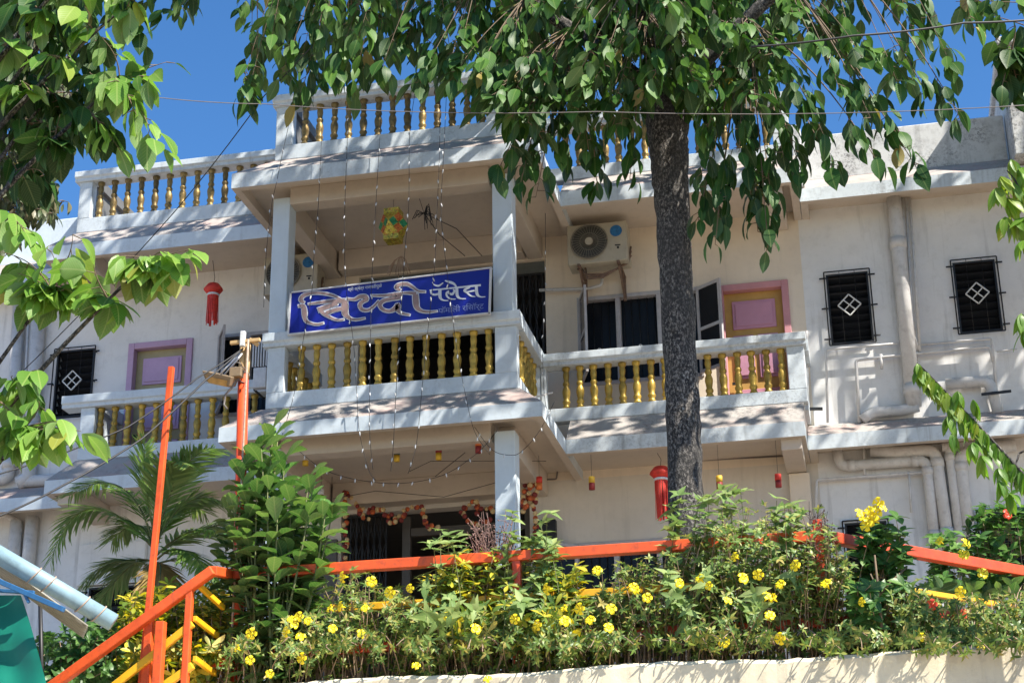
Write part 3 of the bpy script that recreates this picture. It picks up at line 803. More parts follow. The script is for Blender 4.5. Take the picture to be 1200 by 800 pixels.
# railing that turns away to the right
e = atz(1200, 670, zt); s_ = Vector((xr + 0.07, 11.96, zt)); d = (e - s_); e2 = s_ + d * 1.35
F2 = thing('side_railing', 'orange railing turning away to the right in front of the grey pipes', 'railing', (s_.x, s_.y, 3.7))
b = MB(); b.bar(s_, e2, 0.076, 0.08); b.build('top_rail', M['orange_old_shaded'], F2, bevel=0.006)  # deeper orange puts the shade on this rail into its paint
b = MB(); b.bar(s_ - Vector((0, 0, .29)), e2 - Vector((0, 0, .29)), 0.04, 0.04); b.build('middle_rail', M['yellow'], F2, bevel=0.005)
for t in (1.3,):
    p = s_ + d * t
    b = MB(); b.box(p.x - 0.03, p.x + 0.03, p.y - 0.03, p.y + 0.03, 3.5, zt - 0.04); b.build('post', M['orange_old_shaded'], F2, bevel=0.006)
# stair railing
ys = 11.42
a, c = V(40, 819, ys), V(250, 668, ys)
F3 = thing('stair_railing', 'sloping orange stair railing with two yellow rails at the lower left', 'railing', (a.x, ys, 3.2))
dd = (c - a)
b = MB(); b.bar(a - dd * 0.3, c, 0.068, 0.072); b.bar(c - dd * 0.004, Vector((fl.x + 0.02, 11.86, zt)), 0.066, 0.07); b.build('top_rail', M['orange'], F3, bevel=0.008)
for (p, q) in (((105, 826), (226, 730)), ((150, 834), (226, 779))):
    b = MB(); b.bar(V(*p, ys), V(*q, ys), 0.035, 0.055); b.build('middle_rail', M['yellow'], F3, bevel=0.006)
for (p0, p1, w, yy) in (((187, 830), (189, 728), 0.066, ys - 0.06), ((220, 830), (223, 686), 0.05, ys), ((174, 830), (176, 722), 0.06, ys + 0.05)):
    A, B_ = V(*p0, yy), V(*p1, yy)
    b = MB(); b.box(B_.x - w / 2, B_.x + w / 2, yy - w / 2, yy + w / 2, A.z, B_.z); b.build('post', M['orange'], F3, bevel=0.006)
for (p, q) in (((229, 682), (262, 712)), ((228, 724), (255, 745)), ((228, 771), (252, 789))):
    b = MB(); b.bar(V(*p, ys), V(*q, ys + 0.4), 0.03, 0.04); b.build('return_rail', M['yellow'], F3, bevel=0.005)
b = MB(); b.bar(V(244, 789, ys + .4), V(276, 760, ys + .4), 0.05, 0.05); b.build('low_rail', M['orange_old_shaded'], F3, bevel=0.005)
# thin mast
A, B_ = V(172, 735, 11.55), V(201, 430, 11.55)
b = MB(); b.bar(A - (B_ - A) * 0.4, B_, 0.043, 0.043, up=(0, 1, 0)); mast = b.build('thin_mast', M['orange'], None, off=A, bevel=0.005)
tag(mast, 'slim tall orange mast leaning behind the sloping stair railing', 'pole')

# ------------------------------------------------------------------ lamp post of orange pipe with a bare wooden top
yp = 12.05
base = V(276, 800, yp)
LP = thing('lamp_post', 'orange lamp post with bare wooden top and amber street lamp', 'lamp post', (base.x, yp, 3.6))
p0, p1, p2 = V(277, 800, yp), V(285, 440, yp), V(288.5, 396, yp)
b = MB(); b.tube([p0, p1], [0.047, 0.042], 14); b.build('pole', M['orange_old_shaded'], LP)
b = MB(); b.tube([p1 - Vector((0.018, -.005, 0.03)), p2 + Vector((-0.022, 0, -.04))], 0.026, 9); b.tube([p1 + Vector((0.022, 0.01, -0.03)), p2 + Vector((0.018, 0, -.06))], 0.024, 9)
b.build('wooden_top', M['wood'], LP)
b = MB(); b.box(p2.x - 0.02, p2.x + 0.02, yp - 0.09, yp - 0.05, p2.z - 0.1, p2.z + 0.03); b.build('white_block', M['diamond'], LP, bevel=0.006)
b = MB(); b.bar(V(270, 402, yp - .06), V(305, 398, yp - .06), 0.03, 0.03); b.bar(V(293, 398, yp - .04), V(302, 404, yp - .04), 0.04, 0.03); b.build('crossarm', M['wood'], LP, bevel=0.004)
L0, L1 = V(240, 440, yp - .1), V(277, 448, yp - .1)
dx = (L1 - L0).normalized(); up = Vector((0.05, -0.30, 1)).normalized(); fy = dx.cross(up) * -1
if fy.y > 0: fy = -fy
c = (L0 + L1) / 2
def frustum(b, c, ax, ay, az, k, mi=0):
    vs = [c - ax * k - ay * k - az, c + ax * k - ay * k - az, c + ax * k + ay * k - az, c - ax * k + ay * k - az, c - ax - ay + az, c + ax - ay + az, c + ax + ay + az, c - ax + ay + az]
    b.add(vs, [(0, 3, 2, 1), (4, 5, 6, 7), (0, 1, 5, 4), (1, 2, 6, 5), (2, 3, 7, 6), (3, 0, 4, 7)], mi)
b = MB(); frustum(b, c, dx * 0.13, fy * 0.075, up * 0.04, 0.8); lh = b.build('lamp_head', M['lampshell'], LP, bevel=0.006)
b = MB(); frustum(b, c - up * 0.022 + fy * 0.012, dx * 0.095, fy * 0.062, up * 0.026, 0.82); ln_ = b.build('lens', M['lamplens'], LP); ln_.parent = lh
b = MB(); b.tube([c + up * .04, c + up * .10 + dx * .05, V(284, 412, yp)], 0.008, 6); b.tube([V(262, 440, yp - .05), V(284, 414, yp - .04)], 0.007, 6); b.build('lamp_bracket', M['frame_white'], LP)
b = MB(); q = V(279, 440, yp - .06)
b.box(q.x - 0.05, q.x + 0.05, yp - 0.13, yp - 0.055, q.z - 0.03, q.z + 0.05); b.build('junction_box', M['lampshell'], LP, bevel=0.006)
random.seed(3)
b = MB()
for k in range(7):
    cx, cz = random.uniform(-.02, .07), random.uniform(-.09, .06); r = random.uniform(.025, .055)
    b.tube([(q.x + cx + r * math.cos(t), yp - 0.07 + .012 * math.sin(3 * t) - .02 * (k % 2), q.z + cz + r * math.sin(t)) for t in [2 * PI * i / 12 for i in range(11)]], 0.004, 5)
b.tube([q, q + Vector((-.03, -.03, -.1)), q + Vector((-.09, -.02, -.16)), q + Vector((-.10, -.02, -.24)), q + Vector((-.07, -.02, -.28))], 0.009, 6)
b.build('cable_coil', M['wire_grey'], LP)
b = MB(); b.tube([V(291, 398, 11.95), V(287, 480, 11.93), V(281, 600, 11.9), V(274, 700, 11.88), V(268, 800, 11.86)], 0.009, 6)
cord = b.build('cord', M['rope'], None, off=V(268, 800, 11.86)); tag(cord, 'pale cord hanging down beside the orange lamp post', 'cord')
# cables to the left, overhead wires
def wire(pts, r, label, mat='wire', name='cable'):
    P_ = [V(*p) for p in pts]; Q = []
    for i in range(len(P_) - 1):
        for k in range(8):
            t = k / 8; p = P_[i].lerp(P_[i + 1], t)
            Q.append(p - Vector((0, 0, 0.03 * 4 * t * (1 - t) * (P_[i + 1] - P_[i]).length / 2)))
    Q.append(P_[-1])
    b = MB(); b.tube(Q, r, 5)
    o = b.build(name, M[mat], None, off=P_[0]); tag(o, label, name)
    return o
wire([(285, 408, 12), (232, 442, 11.6), (150, 500, 11.2), (0, 555, 10.2), (-60, 566, 9.8)], 0.006, 'upper black cable sloping left from the lamp post')
wire([(285, 408, 12.01), (240, 446, 11.6), (165, 515, 11.2), (75, 568, 10.7), (0, 604, 10.2), (-60, 625, 9.8)], 0.008, 'lower black cable sloping left from the lamp post')
wire([(-40, 95, 11), (190, 115, 11.6), (310, 122, 11.9), (700, 131, 12.0), (1240, 121, 12.2)], 0.004, 'long thin wire stretched level across the whole view', 'wire_grey')
wire([(365, 55, 12.5), (310, 112, 12.8), (203, 250, 14), (20, 441, 15.5), (-40, 500, 16)], 0.005, 'thin dark wire slanting down left from the big tree past the roof corner', 'wire')
wire([(1240, 20, 12.6), (1130, 27, 12.3), (1000, 42, 12.0), (880, 55, 11.9)], 0.009, 'dark cable at upper right running into the tree crown', 'wire')

# ------------------------------------------------------------------ shed roof corner, gutter, tarpaulin
ya, yb_ = 10.35, 10.75
A, B_ = V(-40, 627, ya), V(133, 729, yb_)
b = MB(); b.tube([A, B_], 0.062, 16); gt = b.build('gutter_pipe', M['bluepipe'], None, off=B_)
LOC[gt] = B_
tag(gt, 'pale blue gutter pipe sloping along the edge of the shed roof', 'pipe')
d = (B_ - A)
for t in (0.46, 0.56, 0.79, 0.9):
    b = MB(); p = A + d * t; u1 = d.normalized().orthogonal().normalized(); u2 = d.normalized().cross(u1)
    b.tube([p + (u1 * math.cos(k) + u2 * math.sin(k)) * 0.068 + d * 0.02 * math.sin(k) for k in [2 * PI * i / 16 for i in range(17)]], 0.005, 5)
    b.build('wire_tie', M['rope'], gt)
C1 = B_ + Vector((-0.22, 0.07, 0.0)); sh = []
b = MB(); wd = 0.27; nn = 5
A2 = A + Vector((0, 0.07, -0.02)); dirb = Vector((-0.62, 1.0, -0.08)).normalized()
nw = nn * 8
top = []
for i in range(nw + 1):
    t = i / nw; o3 = dirb * (wd * t) + Vector((0, 0, 0.014 * math.sin(2 * PI * nn * t)))
    top += [A2 + o3, C1 + o3]
nv = len(top)
vs = top + [v + Vector((0, 0, -0.003)) for v in top]
fs = []
for i in range(nw):
    fs += [(2 * i, 2 * i + 1, 2 * i + 3, 2 * i + 2), (nv + 2 * i, nv + 2 * i + 2, nv + 2 * i + 3, nv + 2 * i + 1), (2 * i, 2 * i + 2, nv + 2 * i + 2, nv + 2 * i), (2 * i + 1, nv + 2 * i + 1, nv + 2 * i + 3, 2 * i + 3)]
b.add(vs, fs, 0, True)
cs = b.build('shed_roof_sheet', M['corr'], None, off=A2); tag(cs, 'corrugated shed roof sheet under the blue gutter pipe', 'roof sheet')
b = MB(); y0 = 10.42
b.bar(V(-30, 668, y0), V(75, 714, y0), 0.036, 0.036); b.bar(V(-30, 690, y0 + .05), V(40, 694, y0 + .05), 0.025, 0.025); b.bar(V(26, 690, y0), V(34, 706, y0), 0.02, 0.02)
bf = b.build('roof_bracket', M['bluesteel'], None, off=V(0, 690, y0), bevel=0.004); tag(bf, 'blue steel bracket bracing the corrugated shed roof', 'bracket')
b = MB(); nx, ny = 26, 30
Yt = 10.62
vs = []
for j in range(ny + 1):
    for i in range(nx + 1):
        u, v = i / nx, j / ny
        edge = 24 + 52 * v ** 0.9
        px = -120 + (edge + 120) * u; py = 697 + 190 * v
        p = V(px, py, Yt + 0.016 * math.sin(u * 23 + v * 3.5) * (0.25 + v) + 0.012 * math.sin(v * 14 - u * 6) + 0.25 * (1 - u) - 0.35 * v)
        vs.append(p)
n0 = len(vs)
vs += [v + Vector((0, 0.006, 0)) for v in vs]
fs = []
for j in range(ny):
    for i in range(nx):
        q = (j * (nx + 1) + i, j * (nx + 1) + i + 1, (j + 1) * (nx + 1) + i + 1, (j + 1) * (nx + 1) + i)
        fs.append(q); fs.append(tuple(n0 + k for k in reversed(q)))
b.add(vs, fs, 0, True)
tp = b.build('tarpaulin', M['tarp'], None, off=V(0, 800, Yt)); tag(tp, 'green tarpaulin hanging below the shed roof at the lower left corner', 'tarpaulin')
b = MB(); b.tube([V(47, 700, 11.1), V(50, 850, 11.1)], 0.016, 8); o = b.build('support_rod', M['iron'], None, off=V(50, 850, 11.1)); tag(o, 'thin black support rod between the green tarpaulin and the dark bush', 'rod')

# ------------------------------------------------------------------ blue name board
YS = 17.22
SG = thing('name_board', 'long blue name board with large Devanagari lettering on the central balcony rail', 'sign', V(338, 391, YS))
cor = [V(338, 392, YS), V(573.5, 367, YS), V(575, 314, YS), V(341, 343, YS)]
def slab(b, poly, y0, y1):
    n = len(poly)
    vs = [(p.x, y0, p.z) for p in poly] + [(p.x, y1, p.z) for p in poly]
    b.add(vs, [tuple(range(n)), tuple(range(2 * n - 1, n - 1, -1))] + [(i, n + i, n + (i + 1) % n, (i + 1) % n) for i in range(n)])
b = MB(); slab(b, cor, YS, YS + 0.02); b.build('panel', M['sign_blue'], SG)
b = MB()
for i in range(4):
    p, q = cor[i].copy(), cor[(i + 1) % 4].copy()
    k = 0.013
    dv = (q - p).normalized() * k
    b.bar(p - dv + Vector((0, 0.008, 0)), q + dv * (-1 if i % 2 else 1) + Vector((0, 0.008, 0)), 0.045, 0.016 + 0.002 * (i % 2), up=(0, 0, 1) if i % 2 == 0 else (1, 0, 0))
b.build('frame', M['frame_white'], SG)
def cat_rom(P_, k=5):
    if len(P_) < 3: 
        return [tuple(a + (c - a) * i / k for a, c in zip(P_[0], P_[1])) for i in range(k + 1)]
    Q = [P_[0]] + list(P_) + [P_[-1]]; out = []
    for i in range(1, len(Q) - 2):
        for j in range(k):
            t = j / k
            out.append(tuple(0.5 * (2 * b1 + (c1 - a1) * t + (2 * a1 - 5 * b1 + 4 * c1 - d1) * t * t + (3 * b1 - a1 - 3 * c1 + d1) * t ** 3) for a1, b1, c1, d1 in zip(Q[i - 1], Q[i], Q[i + 1], Q[i + 2])))
    out.append(tuple(P_[-1]))
    return out
lift = [0.0]
def stroke(b, pts, extra, y, smooth=True):
    "brush stroke in board units (9.09 units per photo pixel) with a width at every point"
    Q = cat_rom(pts) if smooth else pts
    lift[0] += 0.00012
    yy = y - lift[0]
    Lf, Rt = [], []
    for i, (x, z, w) in enumerate(Q):
        a = Q[max(i - 1, 0)]; c = Q[min(i + 1, len(Q) - 1)]
        dx_, dy_ = c[0] - a[0], c[1] - a[1]; L = math.hypot(dx_, dy_) or 1
        h = max(w, 2) / 2 + extra
        nx_, ny_ = -dy_ / L * h, dx_ / L * h
        ex, ey = 0, 0
        if extra and i == 0: ex, ey = -dx_ / L * extra, -dy_ / L * extra
        if extra and i == len(Q) - 1: ex, ey = dx_ / L * extra, dy_ / L * extra
        for lst, s in ((Lf, 1), (Rt, -1)):
            lst.append(V(334 + (x + nx_ * s + ex) / 9.09, 308 + (z + ny_ * s + ey) / 9.09, YS))
    n = len(Lf)
    vs = [(p.x, yy, p.z) for p in Lf] + [(p.x, yy, p.z) for p in Rt]
    b.add(vs, [(i, i + 1, n + i + 1, n + i) for i in range(n - 1)])
K = 1091
big = [[(145, 462, 22), (195, 462, 40), (208, 520, 52), (212, 570, 48), (228, 620, 32), (290, 648, 20), (350, 655, 18), (412, 640, 12)],
       [(205, 425, 22), (168, 395, 38), (205, 345, 34), (300, 322, 26), (400, 325, 26), (500, 345, 24), (560, 370, 20), (630, 405, 14)],
       [(250, 438, 12), (400, 420, 26), (520, 408, 36), (640, 405, 44)],
       [(560, 430, 34), (490, 455, 40), (420, 480, 44), (355, 503, 44)],
       [(375, 500, 40), (420, 545, 30), (500, 590, 22), (570, 610, 16), (630, 603, 12)],
       [(440, 535, 36), (540, 500, 34), (630, 485, 34)],
       [(635, 400, 60), (640, 480, 68), (645, 545, 58), (690, 590, 28), (760, 606, 18), (852, 590, 12)],
       [(660, 382, 12), (740, 390, 24), (800, 362, 36), (860, 362, 40), (872, 392, 32), (825, 415, 34), (800, 450, 38), (820, 495, 32), (880, 505, 26), (940, 470, 20), (1000, 405, 16)],
       [(920, 348, 12), (1050, 350, 22), (1190, 335, 30), (1225, 345, 40), (1210, 372, 38), (1130, 385, 34), (1050, 405, 36), (1012, 445, 40), (1040, 495, 32), (1110, 515, 30), (1170, 490, 44), (1205, 455, 56), (1200, 500, 44), (1240, 535, 24), (1330, 555, 12)],
       [(K + 140, 292, 20), (K + 95, 262, 36), (K + 135, 232, 34), (K + 210, 228, 32), (K + 270, 260, 24), (K + 330, 302, 18), (K + 405, 308, 14)],
       [(K + 130, 322, 10), (K + 230, 322, 24), (K + 310, 330, 40)],
       [(K + 300, 335, 56), (K + 305, 420, 62), (K + 318, 478, 48), (K + 370, 515, 26), (K + 450, 523, 18), (K + 530, 515, 8)]]
b = MB()
for s_ in big: stroke(b, s_, 9, YS - 0.003)
b.build('large_letter_outline', M['sign_white'], SG)
b = MB(); lift[0] = 0
for s_ in big: stroke(b, s_, 0, YS - 0.007)
b.build('large_letter_fill', M['sign_taupe'], SG)
pal = [[(450, 292, 12), (700, 268, 18), (995, 238, 22)], [(480, 205, 8), (495, 232, 12), (545, 245, 20), (595, 212, 10)], [(612, 190, 10), (660, 205, 26), (705, 222, 26), (735, 255, 16)],
       [(462, 292, 18), (468, 325, 20), (500, 340, 22), (550, 330, 22)], [(560, 280, 34), (562, 365, 34), (595, 398, 16), (650, 402, 8)],
       [(660, 300, 18), (630, 325, 22), (640, 362, 20), (680, 385, 14), (728, 386, 8)], [(650, 320, 18), (690, 335, 26), (715, 300, 20), (700, 285, 16)], [(740, 265, 30), (745, 350, 32), (780, 380, 16), (838, 382, 8)],
       [(880, 258, 20), (822, 292, 26), (850, 318, 22), (890, 352, 16), (938, 360, 8)], [(840, 312, 16), (930, 296, 18)], [(948, 245, 30), (955, 330, 32), (990, 362, 16), (1045, 362, 8)]]
b = MB(); lift[0] = 0
for s_ in pal: stroke(b, [(x + K, z, w) for x, z, w in s_], 0, YS - 0.003)
b.build('second_word', M['sign_white'], SG)
def small_text(txt, p0, p1, hpx, mat, name):
    A_, B2 = V(*p0, YS), V(*p1, YS)
    cu = bpy.data.curves.new(name, 'FONT'); cu.body = txt; cu.extrude = 0.0005
    to = bpy.data.objects.new(name, cu); COL.objects.link(to)
    bpy.context.view_layer.update()
    dg = bpy.context.evaluated_depsgraph_get()
    me = bpy.data.meshes.new_from_object(to.evaluated_get(dg))
    bpy.data.objects.remove(to)
    xsz = [v.co.x for v in me.vertices] or [0, 1]; x0, x1 = min(xsz), max(xsz)
    ex = (B2 - A_); h = hpx / 2000 * (A_ - CP).length
    for v in me.vertices:
        t = (v.co.x - x0) / (x1 - x0)
        p = A_ + ex * t
        v.co = Vector((p.x, YS - 0.003 - v.co.z, p.z + v.co.y * h)) - LOC[SG]
    me.materials.clear(); me.materials.append(M[mat])
    o = bpy.data.objects.new(name, me); COL.objects.link(o); o.parent = SG; LOC[o] = LOC[SG]
small_text('श्री क्षेत्र गणपतीपुळे', (408, 341.2), (447.5, 336.5), 5.6, 'sign_white', 'small_top_line')
small_text('फॅमिली रिसॉर्ट', (514, 367.5), (567, 361.5), 9.5, 'sign_pale', 'small_lower_line')

# ------------------------------------------------------------------ air conditioners
def ac_unit(px0, px1, py, label, Yf=18.98):
    A_ = V(px0, py, Yf); B2 = V(px1, py - 4, Yf)
    x0, x1, z1 = A_.x, B2.x, 10.56; z0 = z1 - 0.53; cz = (z0 + z1) / 2 + 0.02
    T = thing('air_conditioner', label, 'air conditioner', ((x0 + x1) / 2, 19.2, z0), 'outdoor air conditioner units')
    b = MB(); b.box(x0, x1, Yf, Yf + 0.30, z0, z1); b.build('casing', M['ac'], T, bevel=0.015)
    cx = x0 + (x1 - x0) * 0.37; R_ = 0.228
    b = MB(); b.add([(cx + R_ * math.cos(2 * PI * k / 32), Yf - 0.003, cz + R_ * math.sin(2 * PI * k / 32)) for k in range(32)], [tuple(range(31, -1, -1))]); b.build('fan_opening', M['ac_dark'], T)
    b = MB()
    for r in (R_, R_ * 0.9, R_ * 0.5): b.tube([(cx + r * math.cos(2 * PI * k / 32), Yf - 0.02, cz + r * math.sin(2 * PI * k / 32)) for k in range(33)], 0.003 if r < R_ else 0.009, 5)
    for k in range(34):
        t = 2 * PI * k / 34
        b.tube([(cx + 0.05 * math.cos(t), Yf - 0.024, cz + 0.05 * math.sin(t)), (cx + R_ * math.cos(t + .25), Yf - 0.016, cz + R_ * math.sin(t + .25))], 0.0028, 4)
    b.build('fan_guard', M['ac_guard'], T)
    b = MB(); b.tube([(cx, Yf - 0.034, cz), (cx, Yf - 0.006, cz)], 0.05, 18, smooth=False); b.build('fan_hub', M['ac'], T)
    b = MB(); sx = x0 + (x1 - x0) * 0.82; b.tube([(sx, Yf - 0.005, z1 - 0.13), (sx, Yf + 0.002, z1 - 0.13)], 0.075, 24, smooth=False); b.build('round_sticker', M['blue_label'], T)
    b = MB(); b.box(sx - 0.02, sx + 0.05, Yf - 0.003, Yf + 0.002, z1 - 0.33, z1 - 0.315); b.box(sx + 0.005, sx + 0.03, Yf - 0.003, Yf + 0.002, z1 - 0.37, z1 - 0.34); b.build('badge', M['iron'], T)
    for xx in (x0 + 0.14, x1 - 0.12):
        b = MB(); b.bar((xx, Yf - 0.02, z0 - 0.02), (xx, 19.49, z0 - 0.02), 0.035, 0.035); b.bar((xx, 19.46, z0 - 0.04), (xx, 19.46, z0 - 0.34), 0.035, 0.035); b.bar((xx, Yf + 0.05, z0 - 0.035), (xx, 19.45, z0 - 0.30), 0.025, 0.03); b.build('bracket', M['rust'], T)
    b = MB()
    for k in range(3):
        b.tube([(x0 + 0.1 + 0.05 * k, Yf + 0.12, z0 - 0.01), (x0 + 0.22, Yf + 0.1, z0 - 0.10 - .03 * k), (x0 + 0.42, Yf + 0.08, z0 - 0.13 - .02 * k), (x1 - 0.16, Yf + 0.1, z0 - 0.07), (x1 - 0.05 + .02 * k, Yf + 0.14, z0 + 0.02), (x1 + 0.02, Yf + 0.16, z0 + 0.12 + .06 * k)], 0.013, 6)
    b.build('refrigerant_hose', M['rust'], T)
ac_unit(664, 734, 262, 'cream air conditioner with round fan between the tree trunk and the central balcony')
ac_unit(310, 373, 299, 'air conditioner half hidden behind the left column of the central balcony')
# white slatted box on the left gallery
q = V(297, 452, 18.35)
b = MB()
T = thing('slatted_rack', 'small white slatted rack beside the lamp post top', 'rack', q)
x0, x1 = V(296, 440, 18.3).x, V(315, 440, 18.3).x; z0, z1 = V(306, 455, 18.3).z, V(306, 400, 18.3).z
for k in range(7):
    xx = x0 + (x1 - x0) * k / 6; b.box(xx - 0.008, xx + 0.008, 18.28, 18.3, z0 + 0.28, z1)
b.box(x0 - .01, x1 + .01, 18.281, 18.301, z1 - 0.02, z1 + 0.01); b.build('slats', M['frame_white'], T)
b = MB(); b.box(x0 + .02, x1 - .02, 18.26, 18.36, z0, z0 + 0.26); b.build('box', M['frame_white'], T, bevel=0.01)
b = MB(); b.bar((x0, 18.37, z0 + .02), (x0, 18.72, z0 + .02), .02, .02); b.bar((x1 - .02, 18.37, z0 + .02), (x1 - .02, 18.72, z0 + .02), .02, .02); b.build('support_arm', M['iron'], T)

# ------------------------------------------------------------------ lanterns
T = thing('star_lantern', 'gold faceted paper lantern with orange and green squares under the balcony ceiling', 'lantern', V(461, 287, 17.55))
c = V(461, 265, 17.55); a_ = 0.092; m_ = 0.185; h1, h2 = 0.135, 0.20
rz = math.radians(-3)
def rr(x, y, z): return Vector((c.x + x * math.cos(rz) - y * math.sin(rz), c.y + x * math.sin(rz) + y * math.cos(rz), c.z + z))
sq = [(-a_, -a_), (a_, -a_), (a_, a_), (-a_, a_)]
midv = [(0, -m_), (m_, 0), (0, m_), (-m_, 0)]
for s in (1, -1):
    b = MB()
    T1 = [rr(x, y, s * h1) for x, y in sq]; T2 = [rr(x, y, s * h2) for x, y in sq]
    for i in range(4): b.add([T1[i], T1[(i + 1) % 4], T2[(i + 1) % 4], T2[i]], [(0, 1, 2, 3)])
    b.add(T2, [(0, 1, 2, 3)])
    b.build('end_band', M['gold_foil'], T)
b = MB()
for i in range(4):
    for s in (1, -1): b.add([rr(*sq[i], s * h1), rr(*sq[(i + 1) % 4], s * h1), rr(*midv[i], 0)], [(0, 1, 2)])
b.build('triangle_panel', M['gold_foil'], T)
for i in range(4):
    P_ = [rr(*sq[i], h1), rr(*midv[i], 0), rr(*sq[i], -h1), rr(*midv[(i - 1) % 4], 0)]
    ctr = (P_[0] + P_[1] + P_[2] + P_[3]) / 4
    b = MB()
    for k in range(4):
        e0 = (P_[k] + P_[(k + 1) % 4]) / 2; e1 = (P_[k] + P_[(k - 1) % 4]) / 2
        qv = [P_[k], e0, ctr, e1]; cc = (P_[k] + e0 + ctr + e1) / 4; nv_ = (e0 - e1).cross(ctr - P_[k]).normalized()
        if nv_.dot(cc - c) < 0: nv_ = -nv_
        b.add(qv, [(0, 1, 2, 3)], 0)
        b.add([cc + (v - cc) * 0.88 + nv_ * 0.003 for v in qv], [(0, 1, 2, 3)], 1 + k % 2)
    b.build('square_panel', [M['gold_foil'], M['orange_foil'], M['green_foil']], T)
b = MB(); b.tube([(c.x, c.y, c.z + h2), (c.x, c.y, 10.5)], 0.003, 4); b.build('string', M['wire'], T)

def tassel(px, py, Y, h, w, label, ztop=10.55):
    p = V(px, py, Y)
    T = thing('tassel_lantern', label, 'lantern', p - Vector((0, 0, h)), 'red paper tassel lanterns')
    b = MB(); b.lathe([(0.03 * w, 0), (0.07 * w, -0.012), (0.085 * w, -0.03), (0.12 * w, -0.075), (0.125 * w, -0.09), (0.085 * w, -0.135), (0.075 * w, -0.145)], p, 14)
    b.build('lantern_cap', M['red_paper'], T)
    b = MB(); b.lathe([(0.076 * w, -0.146), (0.08 * w, -0.15), (0.08 * w, -0.17), (0.074 * w, -0.175)], p, 14); b.build('silver_band', M['frame_white'], T)
    b = MB()
    random.seed(int(px))
    for k in range(22):
        t = 2 * PI * k / 22; r = 0.07 * w; L = h * random.uniform(0.93, 1.02)
        x, y = p.x + r * math.cos(t), p.y + r * math.sin(t)
        s_ = random.uniform(-.012, .012)
        b.bar((x, y, p.z - 0.17), (x + s_, y + s_, p.z - L), 0.016, 0.004, up=(math.cos(t), math.sin(t), 0))
    b.build('tassel_strips', M['red_paper'], T)
    b = MB(); b.tube([p, p + Vector((.01, 0, .08)), Vector((p.x - .03, p.y, min(ztop, p.z + 0.32)))], 0.004, 4); b.build('string', M['wire'], T)
tassel(250.5, 332, 18.75, 0.56, 1.0, 'red tassel lantern hanging in the left gallery beside the lilac door')
tassel(774, 546, 18.6, 0.62, 1.05, 'red tassel lantern hanging at ground floor beside the tree trunk', 7.42)
tassel(804, 282, 18.8, 0.30, 0.55, 'small red lantern peeping out behind the right side of the tree trunk')
def cyl_lantern(px, py, Y, c1, c2, label, ztop=7.5, r=0.036, h=0.075):
    p = V(px, py, Y)
    T = thing('drum_lantern', label, 'lantern', p - Vector((0, 0, h)), 'small two tone drum lanterns under the balcony')
    b = MB(); b.lathe([(r, 0.002), (r, h)], p, 14); b.build('upper_band', M[c1], T)
    b = MB(); b.lathe([(r * 0.97, -h), (r * 0.97, 0)], p, 14); b.build('lower_band', M[c2], T)
    b = MB(); b.tube([p + Vector((0, 0, h)), Vector((p.x, p.y, ztop))], 0.0025, 4); b.build('string', M['wire'], T)
cyl_lantern(465, 533, 17.7, 'teal_paper', 'yellow_paper', 'teal and yellow drum lantern in the ground floor porch')
cyl_lantern(514, 531, 17.7, 'red_dark', 'yellow_paper', 'maroon drum lantern with yellow foot in the middle of the porch')
cyl_lantern(560.5, 523, 17.5, 'orange_paper', 'red_dark', 'orange drum lantern with maroon foot beside the porch column')
cyl_lantern(358, 538, 17.6, 'orange_paper', 'yellow_paper', 'orange and yellow drum lantern above the broad leaved bush')
cyl_lantern(376, 580, 18.4, 'diamond', 'red_dark', 'pale drum lantern with maroon foot above the left end of the garland')
cyl_lantern(693.5, 566, 18.5, 'yellow_paper', 'red_dark', 'yellow and maroon drum lantern between the porch column and the tassel lantern')
cyl_lantern(843, 565, 18.5, 'yellow_paper', 'red_dark', 'yellow and maroon drum lantern just right of the tree trunk')
cyl_lantern(912, 563, 18.5, 'red_paper', 'red_dark', 'all red drum lantern farthest right under the gallery')
cyl_lantern(632, 566, 18.6, 'red_paper', 'orange_paper', 'red drum lantern over the right hand garland')
cyl_lantern(388, 602, 18.8, 'orange_paper', 'red_dark', 'orange drum lantern low beside the porch doorway')

# ------------------------------------------------------------------ strings of bulbs
bm_ = MB(); bm_.lathe([(0.003, 0.018), (0.005, 0.012), (0.0075, 0.0), (0.0075, -0.012), (0.004, -0.026), (0.001, -0.032)], (0, 0, 0), 8)
_t = bm_.build('bulb', M['bulb'], None, off=(0, 0, 0)); BULB = _t.data; bpy.data.objects.remove(_t)
def light_string(pts, Y, label, step=0.2, start=0.5):
    P_ = [V(x, y, Y + 0.01 * math.sin(i * 2.1)) for i, (x, y) in enumerate(pts)]
    P_ = [Vector(p) for p in cat_rom([tuple(p) for p in P_], 6)]
    T = thing('light_string', label, 'light string', P_[-1], 'strings of small bulbs on the central balcony')
    b = MB(); b.tube(P_, 0.0032, 5); b.build('wire', M['wire'], T)
    acc = start; L = 0
    for i in range(len(P_) - 1):
        seg = (P_[i + 1] - P_[i]).length
        while acc < L + seg:
            q_ = P_[i].lerp(P_[i + 1], (acc - L) / seg)
            o = bpy.data.objects.new('bulb', BULB); COL.objects.link(o); o.parent = T
            o.location = q_ + Vector((random.uniform(-.012, .012), -0.012, -0.015)) - LOC[T]
            o.rotation_euler = (random.uniform(-.4, .4), random.uniform(-.4, .4), 0)
            acc += step * random.uniform(0.8, 1.25)
        L += seg
random.seed(8)
YL = 16.93
light_string([(342, 130), (331, 180), (324, 214), (318, 243), (312, 298), (309, 360)], YL, 'string of bulbs hanging in front of the left balcony column')
light_string([(377, 150), (376, 180), (373, 240), (368, 300), (365, 345), (355, 400), (345, 460), (329, 515)], YL, 'first string of bulbs right of the left balcony column')
